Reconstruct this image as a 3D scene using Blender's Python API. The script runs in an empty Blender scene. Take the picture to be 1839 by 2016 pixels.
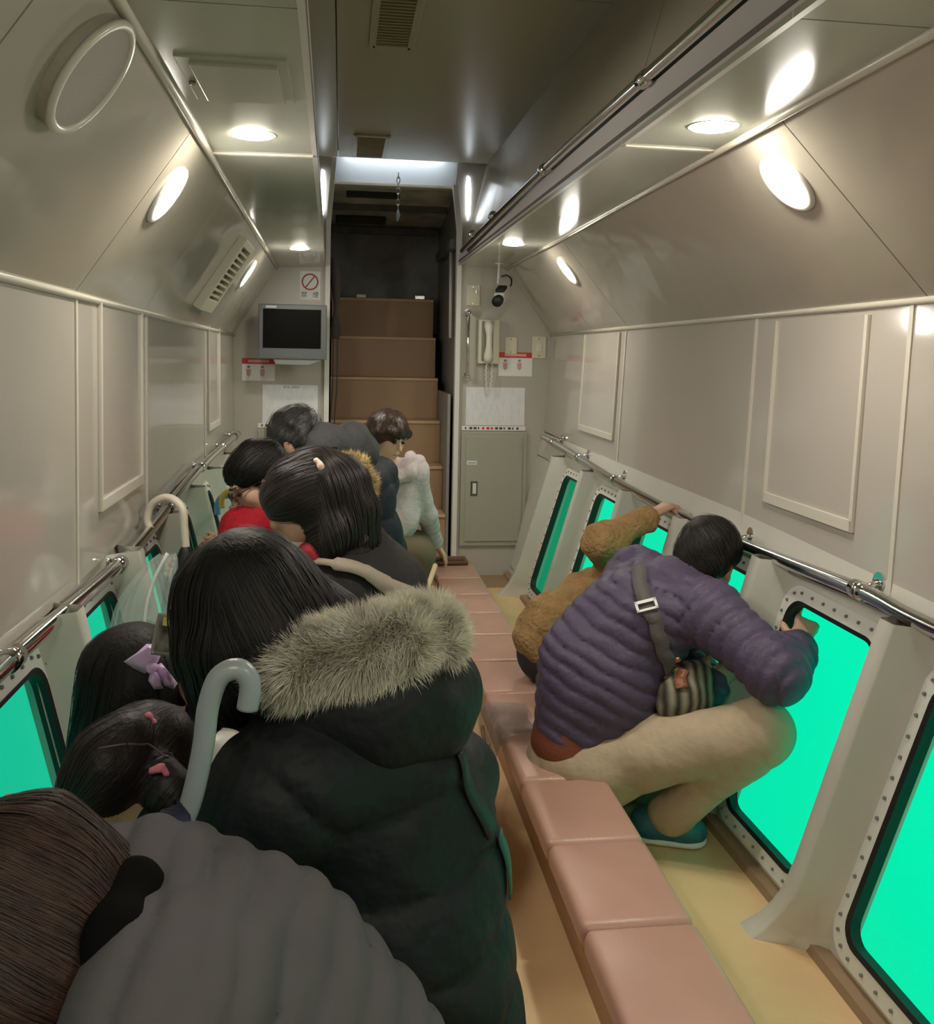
import bpy, bmesh, math, random
import numpy as np
from mathutils import Vector, Matrix
from mathutils.bvhtree import BVHTree

random.seed(7)
RNG = np.random.default_rng(11)
S = bpy.context.scene
COL = S.collection

# ------------------------------------------------------------------ camera
cam_d = bpy.data.cameras.new('camera')
cam = bpy.data.objects.new('camera', cam_d)
COL.objects.link(cam)
cam_d.sensor_fit = 'HORIZONTAL'
cam_d.sensor_width = 36.0
cam_d.lens = 36.0 * 1840.0 / 1839.0
cam_d.shift_y = -208.0 / 1839.0
cam_d.clip_start = 0.05
cam.matrix_world = Matrix.Translation((0, 0, 1.45)) @ Matrix([[0.990908, -0.012107, -0.133998], [-0.133085, 0.058074, -0.989402], [0.01976, 0.998239, 0.055934]]).to_4x4()
S.camera = cam

# ------------------------------------------------------------------ world: sunlit sea water all round the hull
wd = bpy.data.worlds.new('sea_water')
S.world = wd
wd.use_nodes = True
nt = wd.node_tree
nt.nodes.clear()
wo = nt.nodes.new('ShaderNodeOutputWorld')
bg = nt.nodes.new('ShaderNodeBackground')
tc = nt.nodes.new('ShaderNodeTexCoord')
sx = nt.nodes.new('ShaderNodeSeparateXYZ')
mr = nt.nodes.new('ShaderNodeMapRange')
mr.inputs['From Min'].default_value = -0.6
mr.inputs['From Max'].default_value = 0.6
mr2 = nt.nodes.new('ShaderNodeMapRange')
mr2.inputs['From Min'].default_value = -0.55
mr2.inputs['From Max'].default_value = -0.1
mx = nt.nodes.new('ShaderNodeMix'); mx.data_type = 'RGBA'
mx.inputs[6].default_value = (0.016, 0.44, 0.275, 1)
mx.inputs[7].default_value = (0.0, 1.0, 0.52, 1)
mx2 = nt.nodes.new('ShaderNodeMix'); mx2.data_type = 'RGBA'; mx2.blend_type = 'MULTIPLY'
mx2.inputs[0].default_value = 1.0
rmp = nt.nodes.new('ShaderNodeMix'); rmp.data_type = 'RGBA'
rmp.inputs[6].default_value = (1, 0.95, 0.92, 1)
rmp.inputs[7].default_value = (1, 1.06, 1.10, 1)
L = nt.links.new
L(tc.outputs['Generated'], sx.inputs[0])
L(sx.outputs['X'], mr.inputs['Value']); L(sx.outputs['Z'], mr2.inputs['Value'])
L(mr.outputs[0], mx.inputs[0]); L(mr2.outputs[0], rmp.inputs[0])
L(mx.outputs[2], mx2.inputs[6]); L(rmp.outputs[2], mx2.inputs[7])
L(mx2.outputs[2], bg.inputs['Color'])
bg.inputs['Strength'].default_value = 1.0
L(bg.outputs[0], wo.inputs[0])

S.view_settings.view_transform = 'Standard'
S.view_settings.look = 'None'
S.view_settings.gamma = 1.0
S.view_settings.use_curve_mapping = False
S.view_settings.exposure = 0.0
LAMP = 108.0          # radiance of the cabin lamps

# ------------------------------------------------------------------ materials
MATS = {}
def mat(name, color, rough=0.5, metal=0.0, bump=0.0, bscale=60.0, var=0.0, vscale=4.0, coat=0.0, spec=0.5, sheen=0.0, stretch=None, tint=None, bdist=0.004):
    if name in MATS: return MATS[name]
    m = bpy.data.materials.new(name); m.use_nodes = True
    t = m.node_tree; b = t.nodes['Principled BSDF']
    c = (*color, 1)
    b.inputs['Base Color'].default_value = c
    b.inputs['Roughness'].default_value = rough
    b.inputs['Metallic'].default_value = metal
    b.inputs['Specular IOR Level'].default_value = spec
    b.inputs['Coat Weight'].default_value = coat
    b.inputs['Coat Roughness'].default_value = 0.06
    b.inputs['Sheen Weight'].default_value = sheen
    b.inputs['Sheen Roughness'].default_value = 0.5
    if bump or var:
        co = t.nodes.new('ShaderNodeTexCoord')
        src = co.outputs['Object']
        if stretch:
            mp = t.nodes.new('ShaderNodeMapping'); mp.inputs['Scale'].default_value = stretch
            t.links.new(src, mp.inputs[0]); src = mp.outputs[0]
    if var:
        n = t.nodes.new('ShaderNodeTexNoise'); n.inputs['Scale'].default_value = vscale; n.inputs['Detail'].default_value = 4
        t.links.new(src, n.inputs['Vector'])
        mix = t.nodes.new('ShaderNodeMix'); mix.data_type = 'RGBA'
        c2 = tint if tint else tuple(max(0, v * (1 - var)) for v in color)
        mix.inputs[6].default_value = c
        mix.inputs[7].default_value = (*c2, 1)
        r = t.nodes.new('ShaderNodeMapRange'); r.inputs['From Min'].default_value = 0.35; r.inputs['From Max'].default_value = 0.7
        t.links.new(n.outputs['Fac'], r.inputs['Value']); t.links.new(r.outputs[0], mix.inputs[0])
        t.links.new(mix.outputs[2], b.inputs['Base Color'])
    if bump:
        n2 = t.nodes.new('ShaderNodeTexNoise'); n2.inputs['Scale'].default_value = bscale; n2.inputs['Detail'].default_value = 3
        t.links.new(src, n2.inputs['Vector'])
        bp = t.nodes.new('ShaderNodeBump'); bp.inputs['Strength'].default_value = bump; bp.inputs['Distance'].default_value = bdist
        t.links.new(n2.outputs['Fac'], bp.inputs['Height']); t.links.new(bp.outputs[0], b.inputs['Normal'])
    MATS[name] = m
    return m

def emit(name, color, strength):
    if name in MATS: return MATS[name]
    m = bpy.data.materials.new(name); m.use_nodes = True
    t = m.node_tree; b = t.nodes['Principled BSDF']
    b.inputs['Base Color'].default_value = (0.8, 0.8, 0.8, 1)
    b.inputs['Emission Color'].default_value = (*color, 1)
    b.inputs['Emission Strength'].default_value = strength
    MATS[name] = m
    return m

def clear(name, color, opacity, rough=0.05, graze=0.35):
    """thin see-through film or glass"""
    if name in MATS: return MATS[name]
    m = bpy.data.materials.new(name); m.use_nodes = True
    t = m.node_tree; t.nodes.clear()
    o = t.nodes.new('ShaderNodeOutputMaterial')
    tr = t.nodes.new('ShaderNodeBsdfTransparent')
    p = t.nodes.new('ShaderNodeBsdfPrincipled')
    p.inputs['Base Color'].default_value = (*color, 1); p.inputs['Roughness'].default_value = rough
    fr = t.nodes.new('ShaderNodeLayerWeight'); fr.inputs['Blend'].default_value = 0.25
    mp = t.nodes.new('ShaderNodeMapRange'); mp.inputs['To Min'].default_value = opacity; mp.inputs['To Max'].default_value = min(1, opacity + graze)
    mixs = t.nodes.new('ShaderNodeMixShader')
    t.links.new(fr.outputs['Facing'], mp.inputs['Value']); t.links.new(mp.outputs[0], mixs.inputs[0])
    t.links.new(tr.outputs[0], mixs.inputs[1]); t.links.new(p.outputs[0], mixs.inputs[2])
    t.links.new(mixs.outputs[0], o.inputs[0])
    MATS[name] = m
    return m

def print_mat(name, paper, ink, scale_v, cover=0.5):
    """sheet with rows of small print"""
    if name in MATS: return MATS[name]
    m = mat(name, paper, 0.5)
    t = m.node_tree; b = t.nodes['Principled BSDF']
    co = t.nodes.new('ShaderNodeTexCoord')
    w = t.nodes.new('ShaderNodeTexWave'); w.bands_direction = 'Z'; w.inputs['Scale'].default_value = scale_v
    t.links.new(co.outputs['Object'], w.inputs['Vector'])
    mp = t.nodes.new('ShaderNodeMapping'); mp.inputs['Scale'].default_value = (40, 1, 12)
    t.links.new(co.outputs['Object'], mp.inputs[0])
    n = t.nodes.new('ShaderNodeTexNoise'); n.inputs['Scale'].default_value = 2.0
    t.links.new(mp.outputs[0], n.inputs['Vector'])
    mu = t.nodes.new('ShaderNodeMath'); mu.operation = 'MULTIPLY'
    t.links.new(w.outputs['Fac'], mu.inputs[0]); t.links.new(n.outputs['Fac'], mu.inputs[1])
    r = t.nodes.new('ShaderNodeMapRange'); r.inputs['From Min'].default_value = 1 - cover - 0.1; r.inputs['From Max'].default_value = 1 - cover + 0.25
    r.inputs['To Max'].default_value = 0.55
    t.links.new(mu.outputs[0], r.inputs['Value'])
    mix = t.nodes.new('ShaderNodeMix'); mix.data_type = 'RGBA'
    mix.inputs[6].default_value = (*paper, 1); mix.inputs[7].default_value = (*ink, 1)
    t.links.new(r.outputs[0], mix.inputs[0]); t.links.new(mix.outputs[2], b.inputs['Base Color'])
    return m

M_wall = mat('pearl_wall_laminate', (0.48, 0.435, 0.395), 0.085, var=0.05, vscale=1.5)
M_slope = mat('gloss_slope_panel', (0.44, 0.395, 0.345), 0.08, var=0.08, vscale=2.0)
M_soffit = mat('olive_grey_soffit', (0.40, 0.395, 0.325), 0.14, var=0.06, vscale=2.0)
M_ceil = mat('olive_ceiling', (0.42, 0.385, 0.30), 0.3)
M_joint = mat('joint_dark', (0.10, 0.09, 0.075), 0.6)
M_trim = mat('cream_trim', (0.62, 0.57, 0.50), 0.3)
M_white = mat('white_paint', (0.72, 0.70, 0.68), 0.35)
M_lip = mat('pinkish_lip', (0.58, 0.53, 0.52), 0.35)
M_end = mat('end_wall_beige', (0.46, 0.43, 0.385), 0.32, var=0.05, vscale=3)
M_floor = mat('orange_tan_vinyl', (0.95, 0.66, 0.37), 0.42, bump=0.15, bscale=140, var=0.12, vscale=5)
M_floor2 = mat('yellow_tan_vinyl', (0.74, 0.51, 0.28), 0.42, bump=0.15, bscale=140, var=0.15, vscale=4)
M_mat = mat('brown_edge_strip', (0.30, 0.20, 0.12), 0.6)
M_wood = mat('bench_wood', (0.40, 0.235, 0.12), 0.45, var=0.35, vscale=8, stretch=(1, 0.15, 4))
M_pink = mat('pink_vinyl', (0.50, 0.28, 0.22), 0.36, bump=0.12, bscale=220, var=0.08, vscale=6)
M_hull = mat('hull_cream', (0.60, 0.575, 0.52), 0.4, var=0.06, vscale=5)
M_frame = mat('window_frame_white', (0.74, 0.73, 0.70), 0.4)
M_black = mat('black_rubber', (0.008, 0.009, 0.009), 0.5)
M_chrome = mat('chrome', (0.72, 0.72, 0.72), 0.12, metal=1.0)
M_steel = mat('dark_steel', (0.28, 0.26, 0.27), 0.2, metal=1.0)
M_bolt = mat('bolt_grey', (0.20, 0.20, 0.19), 0.5)
M_glass = clear('window_glass', (0.01, 0.03, 0.02), 0.015, 0.05, 0.10)
M_lamp = emit('warm_lamp', (1.0, 0.94, 0.86), LAMP)
M_lamp2 = emit('yellow_lamp', (1.0, 0.95, 0.76), LAMP * 1.9)
M_sky = emit('cool_slit_lamp', (0.86, 0.93, 1.0), LAMP * 0.035)
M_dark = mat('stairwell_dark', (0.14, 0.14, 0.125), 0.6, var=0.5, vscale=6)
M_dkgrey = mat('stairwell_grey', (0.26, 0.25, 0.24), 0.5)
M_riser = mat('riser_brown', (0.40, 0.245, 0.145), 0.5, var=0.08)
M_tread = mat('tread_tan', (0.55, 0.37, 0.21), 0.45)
M_grille = mat('grille_brown', (0.22, 0.17, 0.09), 0.6)
M_cream = mat('cream_plastic', (0.66, 0.62, 0.49), 0.4)
M_phone = mat('phone_white', (0.74, 0.70, 0.62), 0.35)
M_cab = mat('cabinet_grey_green', (0.36, 0.36, 0.29), 0.4)
M_paper = mat('paper_white', (0.78, 0.78, 0.78), 0.6)
M_red = mat('print_red', (0.55, 0.03, 0.025), 0.5)
M_signred = mat('sign_dull_red', (0.35, 0.06, 0.05), 0.5)
M_ink = mat('print_dark', (0.05, 0.05, 0.05), 0.6)
M_tv = mat('tv_silver', (0.11, 0.12, 0.125), 0.4, metal=0.2)
M_screen = mat('tv_screen', (0.002, 0.002, 0.002), 0.45, spec=0.08)
M_skin = mat('skin', (0.55, 0.33, 0.23), 0.5, var=0.12, vscale=12)

# ------------------------------------------------------------------ object helpers
def link(o, parent=None):
    COL.objects.link(o)
    if parent is not None:
        o.parent = parent
        par = parent; off = Vector((0, 0, 0))
        while par is not None:
            off += par.location; par = par.parent
        o.location = -off
    return o

def tag(o, label=None, cat=None, group=None, kind=None):
    if label: o['label'] = label
    if cat: o['category'] = cat
    if group: o['group'] = group
    if kind: o['kind'] = kind
    return o

def empty(name, loc, label=None, cat=None, group=None, kind=None, parent=None):
    o = bpy.data.objects.new(name, None)
    o.empty_display_size = 0.05
    COL.objects.link(o)
    o.location = loc
    return tag(o, label, cat, group, kind)

def mesh_obj(name, me, m, parent=None, smooth=False):
    if m is not None and len(me.materials) == 0: me.materials.append(m)
    if smooth:
        me.polygons.foreach_set('use_smooth', [True] * len(me.polygons))
    o = bpy.data.objects.new(name, me)
    return link(o, parent)

def from_bm(name, bm, m, parent=None, smooth=False, bevel=0.0):
    if bevel:
        bmesh.ops.bevel(bm, geom=list(bm.edges), offset=bevel, segments=2, affect='EDGES', profile=0.6)
    bmesh.ops.recalc_face_normals(bm, faces=bm.faces)
    me = bpy.data.meshes.new(name); bm.to_mesh(me); bm.free()
    return mesh_obj(name, me, m, parent, smooth)

def bm_box(bm, lo, hi, M4=None):
    vs = [bm.verts.new((x, y, z)) for x in (lo[0], hi[0]) for y in (lo[1], hi[1]) for z in (lo[2], hi[2])]
    for f in ((0, 1, 3, 2), (4, 6, 7, 5), (0, 4, 5, 1), (2, 3, 7, 6), (0, 2, 6, 4), (1, 5, 7, 3)):
        bm.faces.new([vs[i] for i in f])
    if M4 is not None: bmesh.ops.transform(bm, matrix=M4, verts=vs)
    return vs

def box(name, lo, hi, m, parent=None, bevel=0.0, M4=None, smooth=False):
    bm = bmesh.new(); bm_box(bm, lo, hi, M4)
    return from_bm(name, bm, m, parent, smooth, bevel)

def slab(name, quad, thick, m, parent=None, bevel=0.0):
    """quad: 4 corners of the visible face (loop), thickened away from the room centre line"""
    q = [Vector(p) for p in quad]
    n = (q[1] - q[0]).cross(q[3] - q[0]).normalized()
    ctr = sum(q, Vector()) / 4
    if n.dot(Vector((0.31, ctr.y, 1.1)) - ctr) > 0: n = -n
    bm = bmesh.new()
    a = [bm.verts.new(p) for p in q]; b = [bm.verts.new(p + n * thick) for p in q]
    bm.faces.new(a); bm.faces.new(b[::-1])
    for i in range(4): bm.faces.new((a[i], b[i], b[(i + 1) % 4], a[(i + 1) % 4]))
    return from_bm(name, bm, m, parent, False, bevel)

def tube(name, pts, r, m, parent=None, seg=12, caps=True, radii=None, closed=False):
    bm = bmesh.new(); add_tube(bm, pts, r, seg, radii, closed)
    return from_bm(name, bm, m, parent, True)

def add_tube(bm, pts, r, seg=12, radii=None, closed=False):
    pts = [Vector(p) for p in pts]
    n = len(pts); rings = []
    up = Vector((0, 0, 1))
    prev = None
    for i, p in enumerate(pts):
        if closed: t = (pts[(i + 1) % n] - pts[i - 1])
        else: t = (pts[min(i + 1, n - 1)] - pts[max(i - 1, 0)])
        t.normalize()
        if prev is None:
            a = t.orthogonal().normalized()
        else:
            a = (prev - t * prev.dot(t)); a.normalize()
        prev = a; b = t.cross(a)
        rr = radii[i] if radii else r
        rings.append([bm.verts.new(p + (a * math.cos(2 * math.pi * k / seg) + b * math.sin(2 * math.pi * k / seg)) * rr) for k in range(seg)])
    for i in range(n if closed else n - 1):
        A = rings[i]; B = rings[(i + 1) % n]
        for k in range(seg): bm.faces.new((A[k], A[(k + 1) % seg], B[(k + 1) % seg], B[k]))
    if not closed:
        bm.faces.new(rings[0][::-1]); bm.faces.new(rings[-1])

def smooth_path(pts, n=8):
    P = [Vector(p) for p in pts]; out = []
    for i in range(len(P) - 1):
        p0 = P[max(i - 1, 0)]; p1 = P[i]; p2 = P[i + 1]; p3 = P[min(i + 2, len(P) - 1)]
        for k in range(n):
            t = k / n
            out.append(0.5 * ((2 * p1) + (-p0 + p2) * t + (2 * p0 - 5 * p1 + 4 * p2 - p3) * t * t + (-p0 + 3 * p1 - 3 * p2 + p3) * t ** 3))
    out.append(P[-1]); return out

def basis(n, up=(0, 0, 1)):
    """columns: right, up, n"""
    n = Vector(n).normalized(); u = Vector(up); u = (u - n * u.dot(n)).normalized(); r = u.cross(n)
    return Matrix(((r.x, u.x, n.x), (r.y, u.y, n.y), (r.z, u.z, n.z)))

def frame4(loc, R):
    return Matrix.Translation(loc) @ R.to_4x4()

def disc(name, loc, R, r, depth, m, parent, seg=40, dome=0.0):
    """solid disc (along R's third column) with optional dome"""
    bm = bmesh.new(); M4 = frame4(loc, R); rings = []
    prof = [(r, 0.0), (r, depth)] + [(r * math.cos(a), depth + dome * math.sin(a)) for a in (0.35, 0.8, 1.2)] if dome else [(r, 0.0), (r, depth)]
    for (rr, h) in prof:
        rings.append([bm.verts.new(M4 @ Vector((rr * math.cos(2 * math.pi * k / seg), rr * math.sin(2 * math.pi * k / seg), h))) for k in range(seg)])
    for A, B in zip(rings, rings[1:]):
        for k in range(seg): bm.faces.new((A[k], A[(k + 1) % seg], B[(k + 1) % seg], B[k]))
    bm.faces.new(rings[0][::-1]); bm.faces.new(rings[-1])
    return from_bm(name, bm, m, parent, dome > 0)

def ring(name, loc, R, ro, ri, h, m, parent, seg=48):
    bm = bmesh.new(); M4 = frame4(loc, R)
    prof = [(ro, 0), (ro, h * 0.6), (ro - (ro - ri) * 0.25, h), (ri + (ro - ri) * 0.25, h), (ri, h * 0.6), (ri, 0)]
    rings = [[bm.verts.new(M4 @ Vector((p * math.cos(2 * math.pi * k / seg), p * math.sin(2 * math.pi * k / seg), q))) for k in range(seg)] for p, q in prof]
    for i in range(len(prof)):
        A = rings[i]; B = rings[(i + 1) % len(prof)]
        for k in range(seg): bm.faces.new((A[k], A[(k + 1) % seg], B[(k + 1) % seg], B[k]))
    return from_bm(name, bm, m, parent, True)

def text(name, s, size, m, loc, R, parent=None):
    cu = bpy.data.curves.new(name, 'FONT'); cu.body = s; cu.size = size; cu.align_x = 'CENTER'; cu.align_y = 'CENTER'; cu.extrude = 0.0004
    tmp = bpy.data.objects.new(name, cu); COL.objects.link(tmp)
    dg = bpy.context.evaluated_depsgraph_get()
    me = bpy.data.meshes.new_from_object(tmp.evaluated_get(dg))
    bpy.data.objects.remove(tmp); bpy.data.curves.remove(cu)
    me.transform(frame4(loc, R))
    return mesh_obj(name, me, m, parent)

# ------------------------------------------------------------------ cross-section of the hull cabin, Y runs forward
YN, YF = 1.3, 5.7      # two measured stations
Y0 = -0.9              # after bulkhead behind the photographer
def sec(near, far):
    def f(Y):
        t = (Y - YN) / (YF - YN)
        return Vector((near[0] + (far[0] - near[0]) * t, Y, near[1] + (far[1] - near[1]) * t))
    return f
R_lip = sec((0.662, 1.96), (0.70, 1.985)); R_sof = sec((0.895, 1.96), (1.0, 1.978)); R_seam = sec((1.272, 1.59), (1.29, 1.577)); R_bot = sec((1.246, 0.90), (1.262, 0.98))
L_lip = sec((-0.058, 1.96), (-0.10, 1.955)); L_sof = sec((-0.328, 1.96), (-0.386, 1.942)); L_seam = sec((-0.60, 1.575), (-0.635, 1.534)); L_bot = sec((-0.60, 0.87), (-0.628, 0.98))
ZC = 2.60
FL = 0.07              # raised footwell beside the windows

# added outer shell that blocks the world light from leaking in
shell = empty('wall_light_shield', (0.3, 2, 0), kind='structure')
box('roof_shield', (-0.85, -1.05, 2.76), (1.55, 8.3, 2.80), M_dark, shell)
box('side_shield', (1.50, -1.05, 0.86), (1.54, 8.3, 2.78), M_dark, shell)
box('side_shield', (-0.86, -1.05, 0.86), (-0.82, 8.3, 2.78), M_dark, shell)
box('shelf_shield', (1.262, -1.05, 0.84), (1.52, 8.3, 0.88), M_dark, shell)
box('shelf_shield', (-0.84, -1.05, 0.84), (-0.625, 8.3, 0.88), M_dark, shell)
box('bottom_shield', (-0.60, -1.05, -0.10), (1.22, 8.3, -0.06), M_dark, shell)
box('end_shield', (-1.2, 8.26, -0.10), (1.9, 8.3, 2.8), M_dark, shell)
box('end_shield', (-1.2, -1.05, -0.10), (1.9, -1.01, 2.8), M_dark, shell)
box('side_shield', (1.03, 5.74, -0.1), (1.07, 8.3, 0.9), M_dark, shell)
box('side_shield', (-0.47, 5.74, -0.1), (-0.43, 8.3, 0.9), M_dark, shell)

# floor
fl = box('floor', (0.10, -0.95, -0.05), (0.60, 6.0, 0.0), M_floor); tag(fl, kind='structure')
f2 = box('footwell_floor', (0.60, -0.95, -0.05), (1.13, 5.70, FL), M_floor2, fl)
f3 = box('footwell_floor', (-0.51, -0.95, -0.05), (0.10, 5.70, FL), M_floor2, fl)
for x0, x1 in ((0.74, 1.05),):
    box('edge_strip', (x0, 5.40, FL), (x1, 5.70, FL + 0.004), M_mat, fl)
# brown kerb along the window foot
for sg in (1, -1):
    bm = bmesh.new(); rows = []
    for y in [-0.9, 1.0, 2.2, 3.2, 4.2, 5.0, 5.69]:
        k = min(1.0, max(0.0, (y - 2.2) / 2.8)); x = 1.13 - 0.075 * k
        row = []
        for dx, z in ((0, FL), (-0.035, FL), (-0.030, FL + 0.022), (0, FL + 0.03)):
            X = x + dx; X = X if sg > 0 else 0.62 - X
            row.append(bm.verts.new((X, y, z)))
        rows.append(row)
    for A, B in zip(rows, rows[1:]):
        for k in range(4): bm.faces.new((A[k], A[(k + 1) % 4], B[(k + 1) % 4], B[k]))
    bm.faces.new(rows[0]); bm.faces.new(rows[-1][::-1])
    from_bm('kerb', bm, M_mat, fl)

# after bulkhead behind the camera
ab = box('wall_back', (-0.9, -1.0, -0.05), (1.6, -0.95, 2.75), M_end); tag(ab, kind='structure')

# ---- ceiling group: trough ceiling, trunk sides, lips, soffits, slopes
ce = empty('ceiling', (0.3, 2.5, 2.6), kind='structure')
cuts = [(-0.95, 3.02), (3.024, 5.66)]
for a, b in cuts:
    box('ceiling_panel', (-0.03, a, ZC), (0.862, b, ZC + 0.02), M_ceil, ce, bevel=0.002)
    box('ceiling_panel', (-0.30, a, ZC), (-0.034, b, ZC + 0.02), M_ceil, ce, bevel=0.002)
def strip(name, fa, fb, ya, yb, m, parent, th=0.012, bevel=0.0015):
    n = max(1, int((yb - ya) / 0.3)); rows = []
    nn = (fa(yb) - fa(ya)).cross(fb(ya) - fa(ya)).normalized(); ctr = (fa(ya) + fb(yb)) / 2
    if nn.dot(Vector((0.31, ctr.y, 1.1)) - ctr) > 0: nn = -nn
    bm = bmesh.new()
    for i in range(n + 1):
        y = ya + (yb - ya) * i / n; A = fa(y); B = fb(y)
        rows.append([bm.verts.new(p) for p in (A, B, B + nn * th, A + nn * th)])
    for A, B in zip(rows, rows[1:]):
        for k in range(4): bm.faces.new((A[k], A[(k + 1) % 4], B[(k + 1) % 4], B[k]))
    bm.faces.new(rows[0]); bm.faces.new(rows[-1][::-1])
    return from_bm(name, bm, m, parent)
R_lt = sec((0.664, 2.035), (0.702, 2.06)); R_lt2 = sec((0.70, 2.035), (0.738, 2.06)); R_ct = sec((0.857, 2.60), (0.862, 2.60))
L_lt = sec((-0.060, 2.035), (-0.102, 2.03)); L_lt2 = sec((-0.095, 2.035), (-0.138, 2.03)); L_ct = sec((-0.245, 2.60), (-0.26, 2.60))
for ya, yb in ((-0.95, 2.30), (2.304, 5.70)):
    strip('trunk_side', R_lt2, R_ct, ya, yb, mat('trunk_side_gloss', (0.47, 0.43, 0.36), 0.16), ce)
    strip('trunk_side', L_lt2, L_ct, ya, yb, mat('trunk_side_gloss', (0.47, 0.43, 0.36), 0.16), ce)
for a, b, c in ((R_lip, R_lt, R_lt2), (L_lip, L_lt, L_lt2)):
    strip('soffit_lip', a, b, -0.95, 5.70, M_lip, ce)
    strip('lip_ledge', b, c, -0.95, 5.70, M_lip, ce)
# soffit panels
for a, b, ys in ((R_lip, R_sof, (-0.95, 0.2, 1.35, 2.24, 3.45, 4.10, 5.70)), (L_lip, L_sof, (-0.95, 0.55, 1.45, 2.51, 3.45, 4.55, 5.70))):
    for y0, y1 in zip(ys, ys[1:]):
        strip('soffit_panel', a, b, y0 + 0.002, y1 - 0.002, M_soffit, ce)
    strip('soffit_backing', lambda Y, a=a: a(Y) + Vector((0, 0, 0.02)), lambda Y, b=b: b(Y) + Vector((0, 0, 0.02)), -0.95, 5.72, M_joint, ce)
for y in (2.24,):
    strip('joint_strip', lambda Y: R_lip(Y) + Vector((0.01, 0, -0.004)), lambda Y: R_sof(Y) + Vector((-0.004, 0, -0.004)), y - 0.008, y + 0.008, M_trim, ce, 0.004, 0.001)
for y in (2.51,):
    strip('joint_strip', lambda Y: L_lip(Y) + Vector((-0.01, 0, -0.004)), lambda Y: L_sof(Y) + Vector((0.004, 0, -0.004)), y - 0.008, y + 0.008, M_trim, ce, 0.004, 0.001)
# slope panels
for a, b, ys in ((R_sof, R_seam, (-0.95, 0.6, 1.90, 4.10, 5.70)), (L_sof, L_seam, (-0.95, 1.25, 2.24, 3.03, 4.75, 5.70))):
    for y0, y1 in zip(ys, ys[1:]):
        strip('slope_panel', a, b, y0 + 0.0025, y1 - 0.0025, M_slope, ce)
    o = Vector((0.02 if a is R_sof else -0.02, 0, 0.01))
    strip('slope_backing', lambda Y, a=a, o=o: a(Y) + o, lambda Y, b=b, o=o: b(Y) + o, -0.95, 5.72, M_joint, ce)
# edge mouldings along the soffit corner and the wall seam
def moulding(name, f, off, r, m, parent, ya=-0.95, yb=5.69):
    return tube(name, [f(ya) + Vector(off), f(yb) + Vector(off)], r, m, parent, 8)
moulding('corner_moulding', R_sof, (-0.002, 0, -0.003), 0.010, M_trim, ce)
moulding('corner_moulding', L_sof, (0.002, 0, -0.003), 0.010, M_trim, ce)
moulding('seam_moulding', R_seam, (-0.003, 0, 0), 0.009, M_trim, ce)
moulding('seam_moulding', L_seam, (0.003, 0, 0), 0.009, M_trim, ce)
# ---- side walls
for nm, a, b, ys, sgn in (('wall_right', R_seam, R_bot, (-0.95, 0.5, 1.96, 2.76, 4.12, 5.70), -1), ('wall_left', L_seam, L_bot, (-0.95, 1.1, 2.26, 3.08, 4.42, 5.70), 1)):
    w = empty(nm, (a(2.5).x, 2.5, 0.9), kind='structure')
    for i, (y0, y1) in enumerate(zip(ys, ys[1:])):
        strip('wall_panel', a, b, y0 + 0.002, y1 - 0.002, M_wall, w, 0.01)
    bo = Vector((-sgn * 0.02, 0, 0))
    strip('wall_backing', lambda Y: a(Y) + bo, lambda Y: b(Y) + bo, -0.95, 5.72, M_joint, w, 0.02)
    for y in ys[1:-1]:
        off = Vector((sgn * 0.004, 0, 0))
        strip('joint_strip', lambda Y: a(Y) + off, lambda Y: b(Y) + off, y - 0.008, y + 0.008, M_trim, w, 0.004, 0.001)
    # framed shutter panels
    if nm == 'wall_right': rects = ((2.125, 2.615, 1.03), (4.20, 4.84, 1.06), (0.75, 1.75, 1.03))
    else: rects = ((2.46, 2.985, 1.03), (4.52, 4.95, 1.06), (0.2, 1.0, 1.03))
    for (y0, y1, zb) in rects:
        def wp(Y, z, d=0.0):
            A = a(Y); B = b(Y); t = (A.z - z) / (A.z - B.z); p = A.lerp(B, t); return p + Vector((sgn * d, 0, 0))
        sh = slab('shutter_panel', (wp(y0, 1.565, .004), wp(y1, 1.565, .004), wp(y1, zb, .004), wp(y0, zb, .004)), 0.006, M_wall, w, 0.001)
        for (ya, za, yb, zb2) in ((y0, 1.565, y0 + 0.014, zb), (y1 - 0.014, 1.565, y1, zb), (y0, zb + 0.03, y1, zb)):
            slab('shutter_edge', (wp(ya, za, .011), wp(yb, za, .011), wp(yb, zb2, .011), wp(ya, zb2, .011)), 0.008, M_trim, sh, 0.0015)

# ---- lower hull with the underwater windows
WIN = {}
def plane_pt(side, u, z, n=0.0):
    """point on the sloping window plane; u along Y at sill level shear, n towards the room"""
    y = u + (0.80 - z) * 0.26
    k = min(1.0, max(0.0, (y - 2.2) / 2.8))
    xb = 1.125 - 0.075 * k
    x = 1.25 + (xb - 1.25) * (0.95 - z) / 0.88; N = Vector((-0.985, 0, 0.17))
    if side < 0: x = 0.62 - x; N.x = -N.x
    return Vector((x, y, z)) + N * n

def rrect(y0, y1, z0, z1, r, n=6):
    pts = []
    for cy, cz, a0 in ((y1 - r, z1 - r, 0), (y0 + r, z1 - r, 90), (y0 + r, z0 + r, 180), (y1 - r, z0 + r, 270)):
        for k in range(n + 1):
            a = math.radians(a0 + 90 * k / n); pts.append((cy + r * math.cos(a), cz + r * math.sin(a)))
    return pts

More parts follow.
